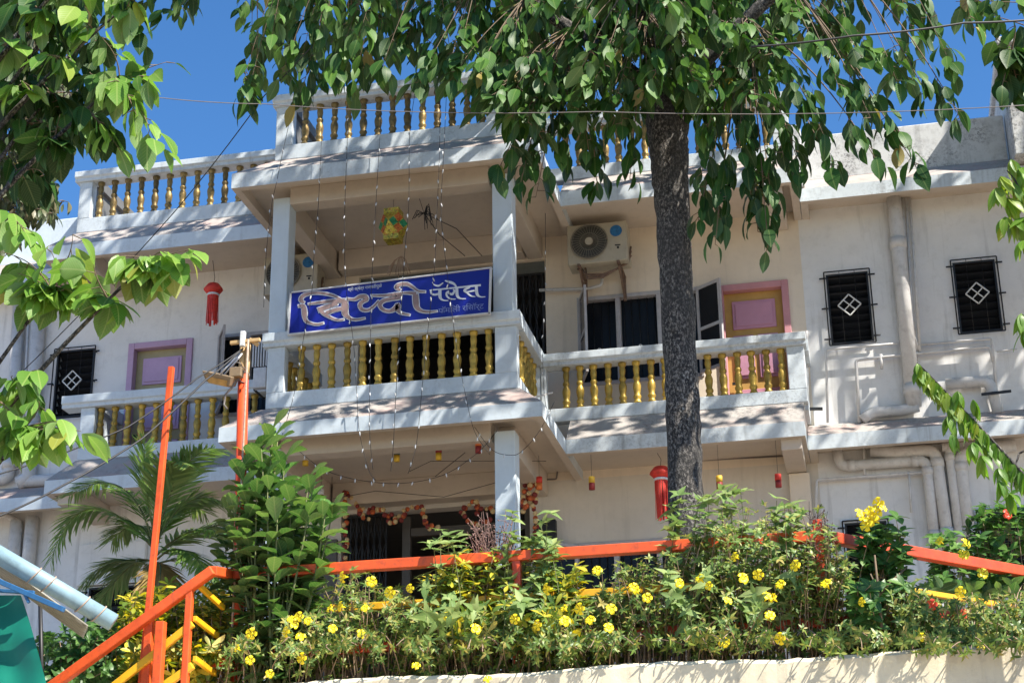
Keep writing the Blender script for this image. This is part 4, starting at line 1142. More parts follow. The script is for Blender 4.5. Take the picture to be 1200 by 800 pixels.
light_string([(407, 95), (407, 160), (404, 250), (405, 330), (414, 400), (418, 460), (421, 505), (432, 550), (440, 562)], YL, 'bulb string crossing the first big letter of the blue board', 0.2)
light_string([(447, 130), (441, 230), (437, 300), (435, 350), (434, 420), (433, 500), (437, 550)], YL, 'bulb string just left of the gold faceted lantern')
light_string([(486, 110), (480, 160), (479, 240), (474, 300), (468, 400), (464, 460), (461, 520), (458, 552)], YL, 'bulb string just right of the gold faceted lantern')
light_string([(516, 95), (515, 180), (512, 250), (509, 315), (500, 400), (495, 450), (488, 520), (478, 555)], YL, 'left one of the close pair of bulb strings right of the gold lantern')
light_string([(524, 92), (520, 180), (517, 250), (524, 320), (534, 400), (545, 460), (556, 505), (574, 532)], YL, 'right one of the close pair of bulb strings, ending at the porch column')
light_string([(639, 250), (639, 330), (636, 420), (641, 480), (662, 528)], 18.35, 'bulb string on the inner corner of the right gallery')
light_string([(350, 528), (380, 550), (420, 562), (470, 566), (520, 556), (560, 530), (582, 505)], 17.3, 'swag of bulbs looped across the porch ceiling', 0.17, 0.1)
light_string([(556, 500), (577, 527), (600, 533), (613, 527), (632, 505), (650, 470)], 17.2, 'short swag of bulbs crossing the porch column', 0.17, 0.1)
b = MB(); b.tube([V(385, 585, 18.6), V(440, 575, 18.6), V(520, 582, 18.6), V(600, 560, 18.6)], 0.004, 4); b.tube([V(480, 552, 18), V(505, 540, 18.3), V(640, 540, 18.6)], 0.004, 4); b.tube([V(545, 530, 18), V(510, 558, 18.6)], 0.004, 4)
o = b.build('slack_cable', M['wire'], None, off=V(520, 582, 18.6)); tag(o, 'slack thin cables strung across inside the ground floor porch', 'cable')
# dry nest of wires under the ceiling
random.seed(21)
b = MB(); c = V(497, 250, 17.6)
for k in range(16):
    t = random.uniform(0, 2 * PI); L = random.uniform(.06, .22)
    b.tube([c, c + Vector((math.cos(t) * L * .6, random.uniform(-.05, .05), math.sin(t) * L * .5 + .02)), c + Vector((math.cos(t) * L, random.uniform(-.05, .05), -abs(math.sin(t)) * L - .02))], 0.005, 4)
b.tube([c, V(490, 228, 17.6), V(480, 205, 17.5)], 0.004, 4); b.tube([c, V(515, 275, 17.9), V(545, 300, 18.2)], 0.005, 4); b.tube([c, V(535, 268, 18), V(565, 300, 18.4)], 0.005, 4)
o = b.build('wire_tangle', M['wire'], None, off=c); tag(o, 'tangle of dark wires under the ceiling right of the gold lantern', 'wires')
b = MB(); c = V(470, 300, 18.6)
for k in range(14):
    t = random.uniform(-1.2, 1.2); b.tube([c, c + Vector((math.sin(t) * .1, 0, -.05)), c + Vector((math.sin(t) * .2, random.uniform(-.05, .05), -.18 - random.random() * .08))], 0.005, 4)
o = b.build('dry_streamer', M['rope'], None, off=c); tag(o, 'dry brown streamer hanging behind the gold faceted lantern', 'streamer')

# ------------------------------------------------------------------ marigold garlands
def garland(paths, Y, label, r=0.032):
    T = thing('flower_garland', label, 'garland', V(*paths[0][0], Y), 'marigold garlands round the porch doorway')
    bs_ = [MB(), MB(), MB()]
    for pth in paths:
        P_ = [Vector(p) for p in cat_rom([tuple(V(x, y, Y)) for x, y in pth], 6)]
        acc = 0; L = 0; k = random.randint(0, 5)
        for i in range(len(P_) - 1):
            s_ = (P_[i + 1] - P_[i]).length
            while acc < L + s_:
                q_ = P_[i].lerp(P_[i + 1], (acc - L) / s_) + Vector((random.uniform(-.02, .02), random.uniform(-.03, .03), random.uniform(-.02, .02)))
                bs_[(0, 1, 2, 0, 2, 1)[k % 6]].ball(q_, r * random.uniform(.8, 1.15), 8, 5)
                acc += r * 1.35; k += 1
            L += s_
    for b, nm in zip(bs_, ('marigold_o', 'marigold_y', 'marigold_r')):
        if b.v: b.build('blossoms', M[nm], T)
z4 = lambda L: [(370 + x / 4.286, 550 + y / 4.286) for x, y in L]
garland([z4([(160, 125), (200, 165), (225, 215), (255, 245), (285, 200), (320, 195), (345, 225), (375, 262), (405, 268), (435, 240), (455, 205), (485, 185), (530, 190), (545, 245), (560, 290), (610, 285)]),
         z4([(215, 190), (240, 205), (265, 200)]), z4([(380, 225), (400, 245), (425, 225)])], 19.25, 'scalloped marigold garland along the head of the porch doorway')
garland([z4([(735, 215), (760, 175), (800, 160), (830, 190), (865, 190), (890, 205)]), z4([(740, 220), (770, 260), (830, 270), (890, 250)]), z4([(810, 165), (815, 230)])], 19.25, 'bunched marigold garland beside the porch column')
garland([z4([(150, 120), (148, 250), (150, 350), (146, 480)])], 19.2, 'upright marigold strand on the left jamb of the porch doorway')
garland([z4([(1045, 60), (1050, 130), (1040, 200), (1060, 170), (1090, 45), (1115, 60), (1105, 120), (1060, 190)]), z4([(1080, 80), (1070, 130), (1105, 190)]), z4([(1103, 150), (1102, 320)])], 18.9, 'hanging marigold bunch right of the porch column')
# ------------------------------------------------------------------ foliage: every leaf a small folded blade
SHAPES = {'ovate': [(0, .03), (.08, .17), (.22, .37), (.42, .5), (.62, .47), (.8, .30), (.92, .12), (1, 0)],
          'lance': [(0, .05), (.15, .32), (.4, .5), (.7, .34), (1, 0)],
          'obov': [(0, .05), (.2, .2), (.45, .4), (.68, .5), (.86, .38), (1, .03)],
          'pale': [(0, .06), (.12, .4), (.3, .5), (.6, .3), (1, 0)],
          'strap': [(0, .2), (.3, .5), (.75, .35), (1, 0)]}
class Leaves:
    def __init__(s): s.P = []; s.D = []; s.N = []; s.L = []; s.R = []
    def add(s, p, d, n, L, r=None):
        s.P.append(tuple(p)); s.D.append(tuple(d)); s.N.append(tuple(n)); s.L.append(L); s.R.append(random.random() if r is None else r)
    def build(s, name, mat, parent, shape, aspect, fold=0.25, droop=0.25, wave=0.0):
        prof = SHAPES[shape]; nr = len(prof)
        P = np.array(s.P); D = np.array(s.D); N = np.array(s.N); L = np.array(s.L)
        D /= np.linalg.norm(D, axis=1, keepdims=True)
        X = np.cross(D, N); X /= np.maximum(np.linalg.norm(X, axis=1, keepdims=True), 1e-6)
        N = np.cross(X, D)
        n = len(P)
        rg = np.random.default_rng(len(P) + nr)
        dr = droop * rg.uniform(0.4, 1.6, n); fo = fold * rg.uniform(0.3, 1.5, n); ph = rg.uniform(0, 6.28, n); asp = aspect * rg.uniform(0.85, 1.12, n)
        tw = rg.uniform(-0.25, 0.25, n)
        V_ = np.zeros((n, nr, 3, 3)); UV = np.zeros((nr, 3, 2))
        for i, (t, w) in enumerate(prof):
            hw = w * asp * L
            c = P + D * (t * L)[:, None] - N * (dr * t * t * L)[:, None] + X * (tw * t * t * L * .5)[:, None]
            up = fo * hw + wave * L * np.sin(t * 9 + ph)
            V_[:, i, 1] = c
            V_[:, i, 0] = c - X * hw[:, None] + N * up[:, None]
            V_[:, i, 2] = c + X * hw[:, None] + N * (fo * hw - wave * L * np.sin(t * 9 + ph))[:, None]
            UV[i, 0] = (0.5 - w, t); UV[i, 1] = (0.5, t); UV[i, 2] = (0.5 + w, t)
        verts = V_.reshape(-1, 3) - np.array(LOC[parent])
        f1 = []
        for i in range(nr - 1):
            for k in range(2): f1.append((i * 3 + k, i * 3 + k + 1, (i + 1) * 3 + k + 1, (i + 1) * 3 + k))
        f1 = np.array(f1)
        F_ = (f1[None] + (np.arange(n) * nr * 3)[:, None, None]).reshape(-1, 4)
        me = bpy.data.meshes.new(name)
        me.vertices.add(len(verts)); me.vertices.foreach_set('co', verts.ravel())
        me.loops.add(F_.size); me.loops.foreach_set('vertex_index', F_.ravel())
        me.polygons.add(len(F_)); me.polygons.foreach_set('loop_start', np.arange(len(F_)) * 4); me.polygons.foreach_set('loop_total', np.full(len(F_), 4))
        me.polygons.foreach_set('use_smooth', np.ones(len(F_), bool))
        uvl = me.uv_layers.new(name='uv')
        uvv = np.tile(UV.reshape(-1, 2), (n, 1))
        uvl.data.foreach_set('uv', uvv[F_.ravel()].ravel())
        a = me.attributes.new('rnd', 'FLOAT', 'POINT'); a.data.foreach_set('value', np.repeat(np.array(s.R), nr * 3))
        me.materials.append(M[mat])
        me.update(); me.validate()
        o = bpy.data.objects.new(name, me); COL.objects.link(o); o.parent = parent; LOC[o] = LOC[parent]
        return o
U_ = random.uniform
def rv(s=1.0): return Vector((U_(-s, s), U_(-s, s), U_(-s, s)))
def bez(p0, p1, p2, n=7): return [p0 * (1 - t) ** 2 + p1 * 2 * t * (1 - t) + p2 * t * t for t in [i / n for i in range(n + 1)]]
DOWN = Vector((0, 0, -1))

def spray(lv, tw, anchor, tip, nl, L, spread=0.35, hang=0.9, r0=0.010, length=0.55, twig=True, tone=None):
    "a twig from anchor bending over to tip; leaves hang along its last stretch"
    mid = anchor.lerp(tip, 0.55) + Vector((0, 0, 0.12 * (tip - anchor).length)) + rv(0.06)
    Q = bez(anchor, mid, tip, 8)
    if twig: tw.tube(Q, [r0 * (1 - 0.7 * i / 8) for i in range(9)], 5)
    tot = (tip - anchor).length
    for k in range(nl):
        s = max(0.0, 1 - (length / max(tot, .01)) * (k / nl) * U_(.8, 1.1))
        i = min(int(s * 8), 7); f = s * 8 - i
        p = Q[i].lerp(Q[i + 1], min(f, 1)); td = (Q[i + 1] - Q[i]).normalized()
        az = U_(0, 2 * PI)
        out = Vector((math.cos(az), math.sin(az), 0))
        st = p + out * U_(.02, .07) + Vector((0, 0, -U_(0, .03)))
        d = (out * U_(.15, .9) + DOWN * U_(.5, 1.2) * hang + td * spread).normalized()
        n = (out * 0.5 + Vector((0, 0, 1)) * U_(.35, 1.0) + rv(.35))
        lv.add(st, d, n, L * U_(.62, 1.18), None if tone is None else (1.0 if U_(0, 1) < .006 else max(0, min(.97, tone + U_(-.35, .35)))))
        if twig and U_(0, 1) < .6: tw.tube([p, st], [0.004, 0.0028], 4, cap=False)

# ------------------------------------------------------------------ the big tree in front of the building
random.seed(31)
TY = 13.1
tb = V(803, 640, TY)
TR = thing('shade_tree', 'tall tree with dark speckled trunk and broad hanging leaves in front of the right gallery', 'tree', (tb.x, TY, 3.7))
t_pts = [(Vector((tb.x + 0.05, TY, 3.6)), .205), (Vector((tb.x + 0.02, TY, 4.2)), .165), (V(803, 560, TY), .146), (V(800, 470, TY), .144), (V(795, 380, TY), .146), (V(791, 300, TY), .148), (V(787, 230, TY), .157), (V(784, 180, TY), .175), (V(782, 145, TY), .19)]
top = t_pts[-1][0]
b = MB()
Q = []; Rr = []
for i in range(len(t_pts) - 1):
    for k in range(6):
        t = k / 6; Q.append(t_pts[i][0].lerp(t_pts[i + 1][0], t) + Vector((U_(-.006, .006), 0, 0))); Rr.append((t_pts[i][1] * (1 - t) + t_pts[i + 1][1] * t) * U_(.91, .985))
Q.append(top); Rr.append(.19)
Q += [top + Vector((0.05, .05, .6)), top + Vector((0.15, .1, 1.6)), top + Vector((0.0, .2, 3.0)), top + Vector((.2, .1, 4.4))]; Rr += [.15, .12, .09, .05]
b.tube(Q, Rr, 28)
limbs = []
for (dx, dy, dz, L, s) in ((-1, -.15, .42, 4.6, 0), (-.75, .6, .6, 4.4, .4), (.95, -.2, .35, 4.3, .0), (.8, .6, .5, 4.3, .5), (-.25, -.75, .45, 2.4, .2), (.35, -.8, .4, 2.5, .5), (0.1, 1, .5, 4.0, .7), (-.9, .15, .9, 4.6, 1.6), (.85, .1, .8, 4.6, 1.7), (-.3, .8, .9, 4, 2.3), (.4, -.3, 1, 3, 2.6), (-.6, -.4, .8, 3, 1.9), (-.7, .3, 1.2, 4.5, 3), (.6, .4, 1.3, 4.5, 3.2), (0, .6, 1.2, 4, 3.6), (-.5, .5, .5, 4.5, 3.8)):
    s += .35; a = top + Vector((0.03 * s, 0.03 * s, s)); d = Vector((dx, dy, dz + .25)).normalized()
    m_ = a + d * L * .5 + Vector((0, 0, .35)) + rv(.15); e_ = a + d * L + Vector((0, 0, -.2)) + rv(.2)
    Q = bez(a - Vector((0, 0, .12)), m_, e_, 9)
    b.tube(Q, [.075 * (1 - .8 * i / 9) for i in range(10)], 10)
    limbs += Q[2:]
tr_ = b.build('trunk', M['bark'], TR)
lv = Leaves(); tw = MB()
def shades_trunk(p):
    t = p.z - 5.6
    return t > 2 and abs(p.x - (tb.x + .75 * t)) < .55 and abs(p.y - (TY - .36 * t)) < .75 and U_(0, 1) < .88
def nearest(p, drop=0.0):
    return min(limbs, key=lambda q: (q - p).length + (2.0 if q.z < p.z - .3 else 0))
# hanging sprays seen against the building and sky (photo pixel of the spray tip, depth)
front = [(330, 100, 12.6), (352, 128, 12.7), (318, 60, 12.6), (372, 62, 12.5), (395, 96, 12.8), (352, 40, 13), (420, 58, 12.6), (412, 118, 13.0), (448, 92, 12.6), (440, 30, 13), (470, 68, 12.9), (490, 108, 12.5), (505, 40, 12.9), (385, 18, 12.6), (540, 70, 12.4), (525, 112, 12.4), (560, 95, 12.6), (548, 30, 13.0),
         (575, 120, 12.2), (590, 60, 12.3), (600, 150, 12.3), (582, 215, 12.5), (610, 228, 12.6), (632, 170, 12.5), (628, 243, 12.6), (640, 100, 12.1), (655, 205, 12.8), (665, 60, 12.3), (672, 140, 12.4), (690, 190, 12.7), (705, 95, 12.1), (700, 235, 12.9), (728, 160, 12.5), (738, 222, 12.8), (742, 70, 12.2), (720, 30, 12.4), (756, 125, 12.3),
         (640, 22, 12.6), (800, 55, 12.1), (815, 110, 12.1), (830, 160, 12.4), (822, 215, 12.6), (842, 265, 12.7), (838, 298, 12.6), (818, 270, 12.8), (860, 60, 12.2), (866, 190, 12.5), (885, 130, 12.2), (880, 240, 12.6), (905, 255, 12.6), (900, 300, 12.5), (888, 283, 12.7), (918, 195, 12.5), (905, 75, 12.2), (935, 125, 12.2), (940, 215, 12.5),
         (958, 70, 12.3), (965, 170, 12.3), (975, 208, 12.4), (985, 120, 12.2), (1000, 60, 12.6), (1020, 150, 12.3), (1030, 205, 12.3), (1052, 110, 12.4), (1055, 170, 12.5), (1072, 60, 12.8), (1075, 210, 12.4), (1090, 130, 12.6), (1098, 30, 12.9), (1118, 95, 12.7), (1125, 150, 12.6), (1050, 20, 12.8), (850, 20, 12.3), (930, 30, 12.5), (780, 25, 12.2), (1140, 45, 12.9), (280, 128, 12.7)]
for px, py, Y in front:
    low = py >= 188 or (px > 915 and py > 120)
    for rep in range(1 if low else (9 if 560 < px < 900 else (4 if px < 1060 else 2))):
        tip = V(px, py - 12, Y) if rep == 0 else V(px + U_(-34, 34), py - 14 - (U_(0, 25) if low else U_(-12, 38)), Y + U_(-.3, 1.6))
        if rep and shades_trunk(tip): continue
        a = nearest(tip + Vector((0, 0, .5)))
        if low:
            spray(lv, tw, a, tip, 15, .205, length=.95 if (px, py) in ((838, 298), (900, 300), (628, 243), (880, 240)) else .6, hang=U_(.7, 1.0), tone=.3)
        else:
            spray(lv, tw, a, tip, 11, .205, length=.40, spread=.6, hang=U_(-.15, .55), tone=U_(.25, .9), r0=.006)  # lighter tones put sunlight into the colour of the upper leaves
# crown above the frame, reaching back over the balconies
k = 0
while k < 1450:
    p = Vector((U_(-1, 1), U_(-1, 1), U_(-1, 1)))
    if p.length > 1 or p.length < .35: continue
    p = Vector((-2.5 + 6.6 * p.x, 15.0 + 3.5 * p.y, 13.9 + 5.2 * p.z))
    k += 1
    if p.z < 9.25: continue
    x_, y_ = pjx(p)
    if y_ > 110 or (y_ > 20 and (x_ < 560 or x_ > 1000)): continue
    if y_ > -30 and (230 < x_ < 1190) and U_(0, 1) < (0 if 560 < x_ < 1000 else .6): continue
    if shades_trunk(p): continue
    if p.y < 11.9 and U_(0, 1) < .6: continue
    spray(lv, tw, nearest(p), p, 11, .22, length=.6, hang=.5, twig=(y_ > -60), r0=.006)
lv.build('crown', 'leaf_big', TR, 'ovate', 0.50, 0.22, 0.30, 0.008)
tw.build('twigs', M['twig'], TR)

# ------------------------------------------------------------------ tree at the upper right, mostly outside the frame
random.seed(5)
R0 = Vector((6.6, 16.4, 3.2))
T2 = thing('broadleaf_tree', 'broad leaved tree whose dark leaves reach in at the upper right corner', 'tree', R0)
b = MB(); Q = [R0 + Vector((0, 0, -.1)), R0 + Vector((.05, 0, 2)), R0 + Vector((-.1, .1, 4.5)), R0 + Vector((.1, .2, 7)), R0 + Vector((.2, .5, 13))]
b.tube(Q, [.22, .18, .16, .13, .06], 16)
limbs = []
for k in range(14):
    s = U_(5.5, 12.5); a = R0 + Vector((0, .1, s)); t = k * 2.4; L = U_(2, 4.0)
    d = Vector((math.cos(t), math.sin(t) * .8, U_(.2, .7))).normalized()
    Q = bez(a, a + d * L * .5 + Vector((0, 0, .4)), a + d * L, 7); b.tube(Q, [.07 * (1 - .8 * i / 7) for i in range(8)], 8); limbs += Q[2:]
e_ = V(1185, 60, 13.6); a = R0 + Vector((0, 0, 6.5)); Q = bez(a, a.lerp(e_, .5) + Vector((0, 0, .5)), e_, 8); b.tube(Q, [.05 * (1 - .8 * i / 8) for i in range(9)], 8); limbs += Q[3:]
b.build('trunk', M['bark'], T2)
lv = Leaves(); tw = MB()
for px, py, Y in ((1168, 55, 13.6), (1190, 40, 13.5), (1178, 100, 13.6), (1196, 128, 13.7), (1162, 28, 13.7), (1205, 80, 13.5), (1120, 12, 13.8), (1200, 10, 13.5), (1215, 120, 13.6), (1172, 118, 13.5)):
    tip = V(px, py - 10, Y); spray(lv, tw, nearest(tip), tip, 8, 0.25, length=.6)
for k in range(620):
    r = U_(.4, 4.6); t = U_(0, 2 * PI); p = R0 + Vector((r * math.cos(t), .3 + r * .8 * math.sin(t), U_(5.8, 11.6) - .05 * r * r))
    x_, y_ = pjx(p)
    if x_ < 1230 and y_ > -30: continue
    spray(lv, tw, nearest(p), p, 9, .25, length=.7, hang=.7)
lv.build('crown', 'leaf_big', T2, 'ovate', 0.60, 0.22, 0.30, 0.008); tw.build('twigs', M['twig'], T2)

# ------------------------------------------------------------------ near tree at the left, big bright leaves
random.seed(14)
L0 = Vector((-6.4, 9.3, 0.0))
T3 = thing('broadleaf_tree', 'near tree at the left edge with large bright ribbed leaves', 'tree', L0)
b = MB(); Q = [L0 + Vector((0, 0, -.05)), L0 + Vector((.05, 0, 2.5)), L0 + Vector((-.05, .1, 4.6)), L0 + Vector((.05, 0, 6.4)), L0 + Vector((.1, .1, 8.2))]; b.tube(Q, [.2, .17, .14, .11, .05], 14)
limbs = []
for (px, py, Y, z0) in ((70, 20, 9.3, 5.6), (140, 95, 9.3, 5.4), (60, 110, 9.5, 5.2), (175, 305, 9.1, 3.6), (60, 340, 9.2, 3.4), (30, 500, 9.0, 2.6), (150, 5, 9.4, 6.0), (110, -60, 9.2, 6.3), (20, 200, 9.6, 4.6)):
    a = L0 + Vector((0, 0, z0)); e_ = V(px, py, Y); Q = bez(a, a.lerp(e_, .5) + Vector((0, 0, .3)), e_, 8); b.tube(Q, [.032 * (1 - .75 * i / 8) for i in range(9)], 8); limbs += Q[3:]
b.build('trunk', M['bark'], T3)
lv = Leaves(); ld = Leaves(); tw = MB()
for px, py, Y, n, tn in ((45, 40, 9.2, 9, .7), (90, 25, 9.1, 9, .6), (120, 60, 9.1, 8, .45), (150, 20, 9.2, 7, .7), (60, 80, 9.1, 9, .6), (105, 100, 9.3, 8, .2), (135, 110, 9.0, 7, .6), (165, 60, 9.4, 6, .2), (180, 105, 9.1, 6, .5), (195, 88, 9.3, 3, .3), (70, 150, 9.2, 8, .3), (120, 165, 9.2, 7, .2), (160, 150, 9.1, 6, .6), (185, 190, 9.1, 5, .55), (140, 190, 9.2, 6, .5),
                         (60, 180, 9.4, 8, .1), (20, 20, 9.3, 9, .3), (110, -10, 9.2, 9, .6), (60, -10, 9.2, 9, .4), (155, -15, 9.2, 7, .6), (25, 110, 9.2, 8, .6), (10, 65, 9.2, 7, .4)):
    tip = V(px, py - 15, Y)
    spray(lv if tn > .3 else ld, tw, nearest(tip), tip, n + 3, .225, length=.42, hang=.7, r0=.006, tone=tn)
for px, py, Y, n, tn in ((30, 300, 9.0, 7, .6), (60, 320, 9.0, 7, .6), (85, 300, 9.0, 6, .75), (110, 335, 9.0, 6, .4), (135, 325, 8.95, 6, .7), (160, 330, 9.0, 6, .5), (190, 320, 8.9, 5, .7), (222, 318, 8.9, 5, .8), (20, 345, 9.0, 6, .6), (75, 365, 9.1, 4, .7), (110, 370, 9.1, 3, .2), (215, 340, 8.95, 3, .4), (40, 375, 9.1, 4, .3), (0, 320, 9, 7, .5)):
    tip = V(px, py - 25, Y)
    spray(lv, tw, nearest(tip), tip, n + 8, .225, length=.6, hang=.6, r0=.006, tone=tn)
for px, py, Y, n, tn in ((15, 470, 8.9, 7, .4), (45, 500, 8.9, 6, .5), (75, 525, 8.85, 6, .7), (95, 535, 8.85, 4, .85), (20, 520, 8.9, 6, .3), (50, 465, 9, 5, .15), (0, 500, 8.9, 6, .4), (35, 545, 8.9, 4, .6)):
    tip = V(px, py - 30, Y)
    spray(lv, tw, nearest(tip), tip, n + 6, .215, length=.5, hang=.7, r0=.006, tone=tn)
for k in range(60):
    tip = V(U_(-20, 115), U_(-20, 215), 9.5 + U_(0, .6))
    if pjx(tip)[0] > 75 and pjx(tip)[1] > 160: continue
    spray(ld, tw, nearest(tip), tip, 8, .20, length=.4, hang=.8, r0=.005, tone=.2)
# thicker growth off to the left of the frame
for k in range(40):
    p = L0 + Vector((U_(-1.6, -.2), U_(-.8, 1.2), U_(3.5, 8.2)))
    spray(ld, tw, nearest(p), p, 9, .19, length=.5, r0=.006)
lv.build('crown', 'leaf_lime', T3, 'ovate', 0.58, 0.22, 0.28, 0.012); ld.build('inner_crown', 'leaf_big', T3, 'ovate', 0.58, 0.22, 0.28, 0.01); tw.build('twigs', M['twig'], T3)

# ------------------------------------------------------------------ dense dull tree behind it
random.seed(77)
D0 = V(-30, 700, 12.6); D0.z = 0
T4 = thing('dense_tree', 'dense dull olive tree in shade behind the large leaves at the left edge', 'tree', D0)
b = MB(); c = V(-10, 180, 12.6); b.tube([D0, D0.lerp(c, .5) + Vector((.1, 0, 0)), c, c + Vector((0.1, 0, 2))], [.2, .16, .11, .05], 12)
for k in range(10):
    t = k * 2.4; b.tube(bez(c + Vector((0, 0, U_(-.6, 1.4))), c + Vector((math.cos(t) * .5, math.sin(t) * .5, .5)), c + Vector((math.cos(t), math.sin(t), U_(-.8, 1.2))), 5), [.04, .035, .03, .022, .016, .01], 6)
b.build('trunk', M['bark'], T4)
lv = Leaves(); tw = MB()
for k in range(560):
    px = U_(-110, 78); py = U_(-60, 285)
    lim = 80 if py < 130 else (78 - (py - 130) * .12)
    if px > lim or (px > 30 and py > 262): continue
    tip = V(px, py, 12.6 + U_(-.7, .7)); a = tip + Vector((U_(-.25, .1), U_(-.1, .2), U_(.0, .3)))
    spray(lv, tw, a, tip, 11, .135, length=.35, hang=.6, r0=.005)
lv.build('crown', 'leaf_dense', T4, 'ovate', 0.42, 0.2, 0.3); tw.build('twigs', M['twig'], T4)

# ------------------------------------------------------------------ drooping branches of the slender tree at the right edge
random.seed(9)
S0 = V(1262, 800, 11.2); S0.z = 0
T5 = thing('slender_tree', 'slender tree outside the right edge with drooping yellow green leaves on long branches', 'tree', S0)
b = MB(); c1 = V(1240, 600, 11.2); c2 = V(1225, 300, 11.3); c3 = V(1222, 120, 11.3)
b.tube([S0, c1, c2, c3], [.1, .085, .06, .03], 12)
br = bez(c1, V(1160, 510, 11.15), V(1075, 425, 11.1), 10); b.tube(br, [.010 * (1 - .75 * i / 10) + .002 for i in range(11)], 7)
b.tube(bez(c2 - Vector((0, 0, .5)), V(1205, 215, 11.2), V(1180, 200, 11.2), 6), [.02, .018, .016, .013, .01, .007, .004], 7)
b.tube(bez(c1 + Vector((0, 0, .1)), V(1190, 480, 11.2), V(1188, 570, 11.2), 6), [.016, .015, .013, .01, .008, .006, .004], 7)
b.build('trunk', M['bark'], T5)
lv = Leaves(); tw = MB()
for k in range(170):                                      # two rows of leaves that hang from the arching branch
    t = U_(.5, 1.0) if k < 150 else U_(.2, .5); i = min(int(t * 10), 9); p = br[i].lerp(br[i + 1], t * 10 - i); td = (br[i + 1] - br[i]).normalized()
    sd = Vector((0, -1, 0)) if k % 2 else Vector((0, 1, 0))
    sd = (sd * .5 + Vector((U_(-.4, .4), 0, 0)))
    lv.add(p, (sd * .6 + DOWN * 1.0 + td * .35 + rv(.2)), (sd + Vector((0, 0, 1)) + td * .3), U_(.10, .155), U_(.2, 1) if t > .55 else U_(0, .4))
for px, py in ((1122, 470), (1110, 500), (1128, 505), (1115, 520), (1140, 530), (1150, 545), (1170, 560), (1182, 590), (1170, 575), (1140, 480)):
    q = V(px, py - 12, 11.1)
    for j in range(5): lv.add(q, DOWN * 1 + rv(.6), Vector((0, -.5, 1)) + rv(.4), U_(.10, .15), U_(0, .7))
for px, py in ((1185, 195), (1172, 215), (1195, 205), (1180, 240), (1198, 235), (1190, 265), (1178, 262), (1200, 290), (1186, 222), (1205, 215), (1168, 228), (1202, 262)):
    q = V(px, py - 8, 11.2)
    for j in range(6): lv.add(q, DOWN * 1 + rv(.75), Vector((0, -.5, 1)) + rv(.4), U_(.12, .19), U_(.35, 1))
for px, py in ((1197, 375), (1200, 395), (1210, 360), (1195, 555)):
    q = V(px, py - 8, 11.2)
    for j in range(6): lv.add(q, DOWN * 1 + rv(.6), Vector((0, -.5, 1)) + rv(.4), U_(.12, .18), U_(0, .5))
lv.build('crown', 'leaf_droop', T5, 'ovate', 0.36, 0.25, 0.45, 0.012)

# ------------------------------------------------------------------ palm
random.seed(6)
PY = 15.2
pc = V(178, 690, PY); pb = Vector((pc.x, PY, 3.75))
PT = thing('areca_palm', 'feathery areca palm behind the thin orange mast', 'palm', pb)
b = MB(); lv = Leaves()
for k in range(6):
    t = k * 1.05; b.tube([pb + Vector((.12 * math.cos(t), .12 * math.sin(t), 0)), pb + Vector((.18 * math.cos(t), .15 * math.sin(t), pc.z - pb.z + U_(-.2, .2)))], [.035, .025], 8)
b.build('stems', M['greentwig'], PT)
b = MB()
fr = [((178, 640), (95, 545), (60, 655)), ((178, 630), (150, 535), (82, 580)), ((180, 620), (190, 520), (222, 545)), ((182, 640), (215, 560), (268, 592)), ((184, 650), (240, 590), (300, 650)), ((180, 650), (170, 590), (132, 632)), ((180, 660), (160, 640), (112, 712)),
      ((184, 655), (220, 620), (252, 690)), ((184, 640), (200, 570), (240, 600)), ((182, 650), (255, 600), (320, 612)), ((180, 665), (130, 640), (92, 690)), ((182, 660), (196, 650), (178, 730)), ((182, 640), (205, 530), (250, 525)), ((184, 640), (165, 560), (170, 520)), ((186, 660), (240, 640), (285, 700))]
for i, (p0, p1, p2) in enumerate(fr):
    dy = U_(-.6, .6)
    Q = bez(V(*p0, PY), V(*p1, PY + dy * .5), V(*p2, PY + dy), 22)
    b.tube(Q, [.012 * (1 - .8 * j / 22) for j in range(23)], 5)
    for j in range(3, 23):
        td = (Q[min(j + 1, 22)] - Q[j - 1]).normalized(); sd = td.cross(Vector((0, 0, 1)))
        if sd.length < .2: sd = Vector((0, 1, 0))
        sd.normalize(); upv = sd.cross(td)
        for s in (1, -1):
            for e in (0, .33, .66):
                p = Q[j].lerp(Q[j - 1], e)
                lv.add(p, td * .75 + sd * s * .75 + upv * .12 + DOWN * .18 + rv(.1), upv + rv(.15), .40 * (1 - abs(j / 22 - .45) * .85) * U_(.85, 1.1), (U_(.2, .9) if i not in (11,) else 1.0))
b.build('frond_ribs', M['greentwig'], PT)
lv.build('fronds', 'leaf_palm', PT, 'strap', 0.075, 0.2, 0.18)

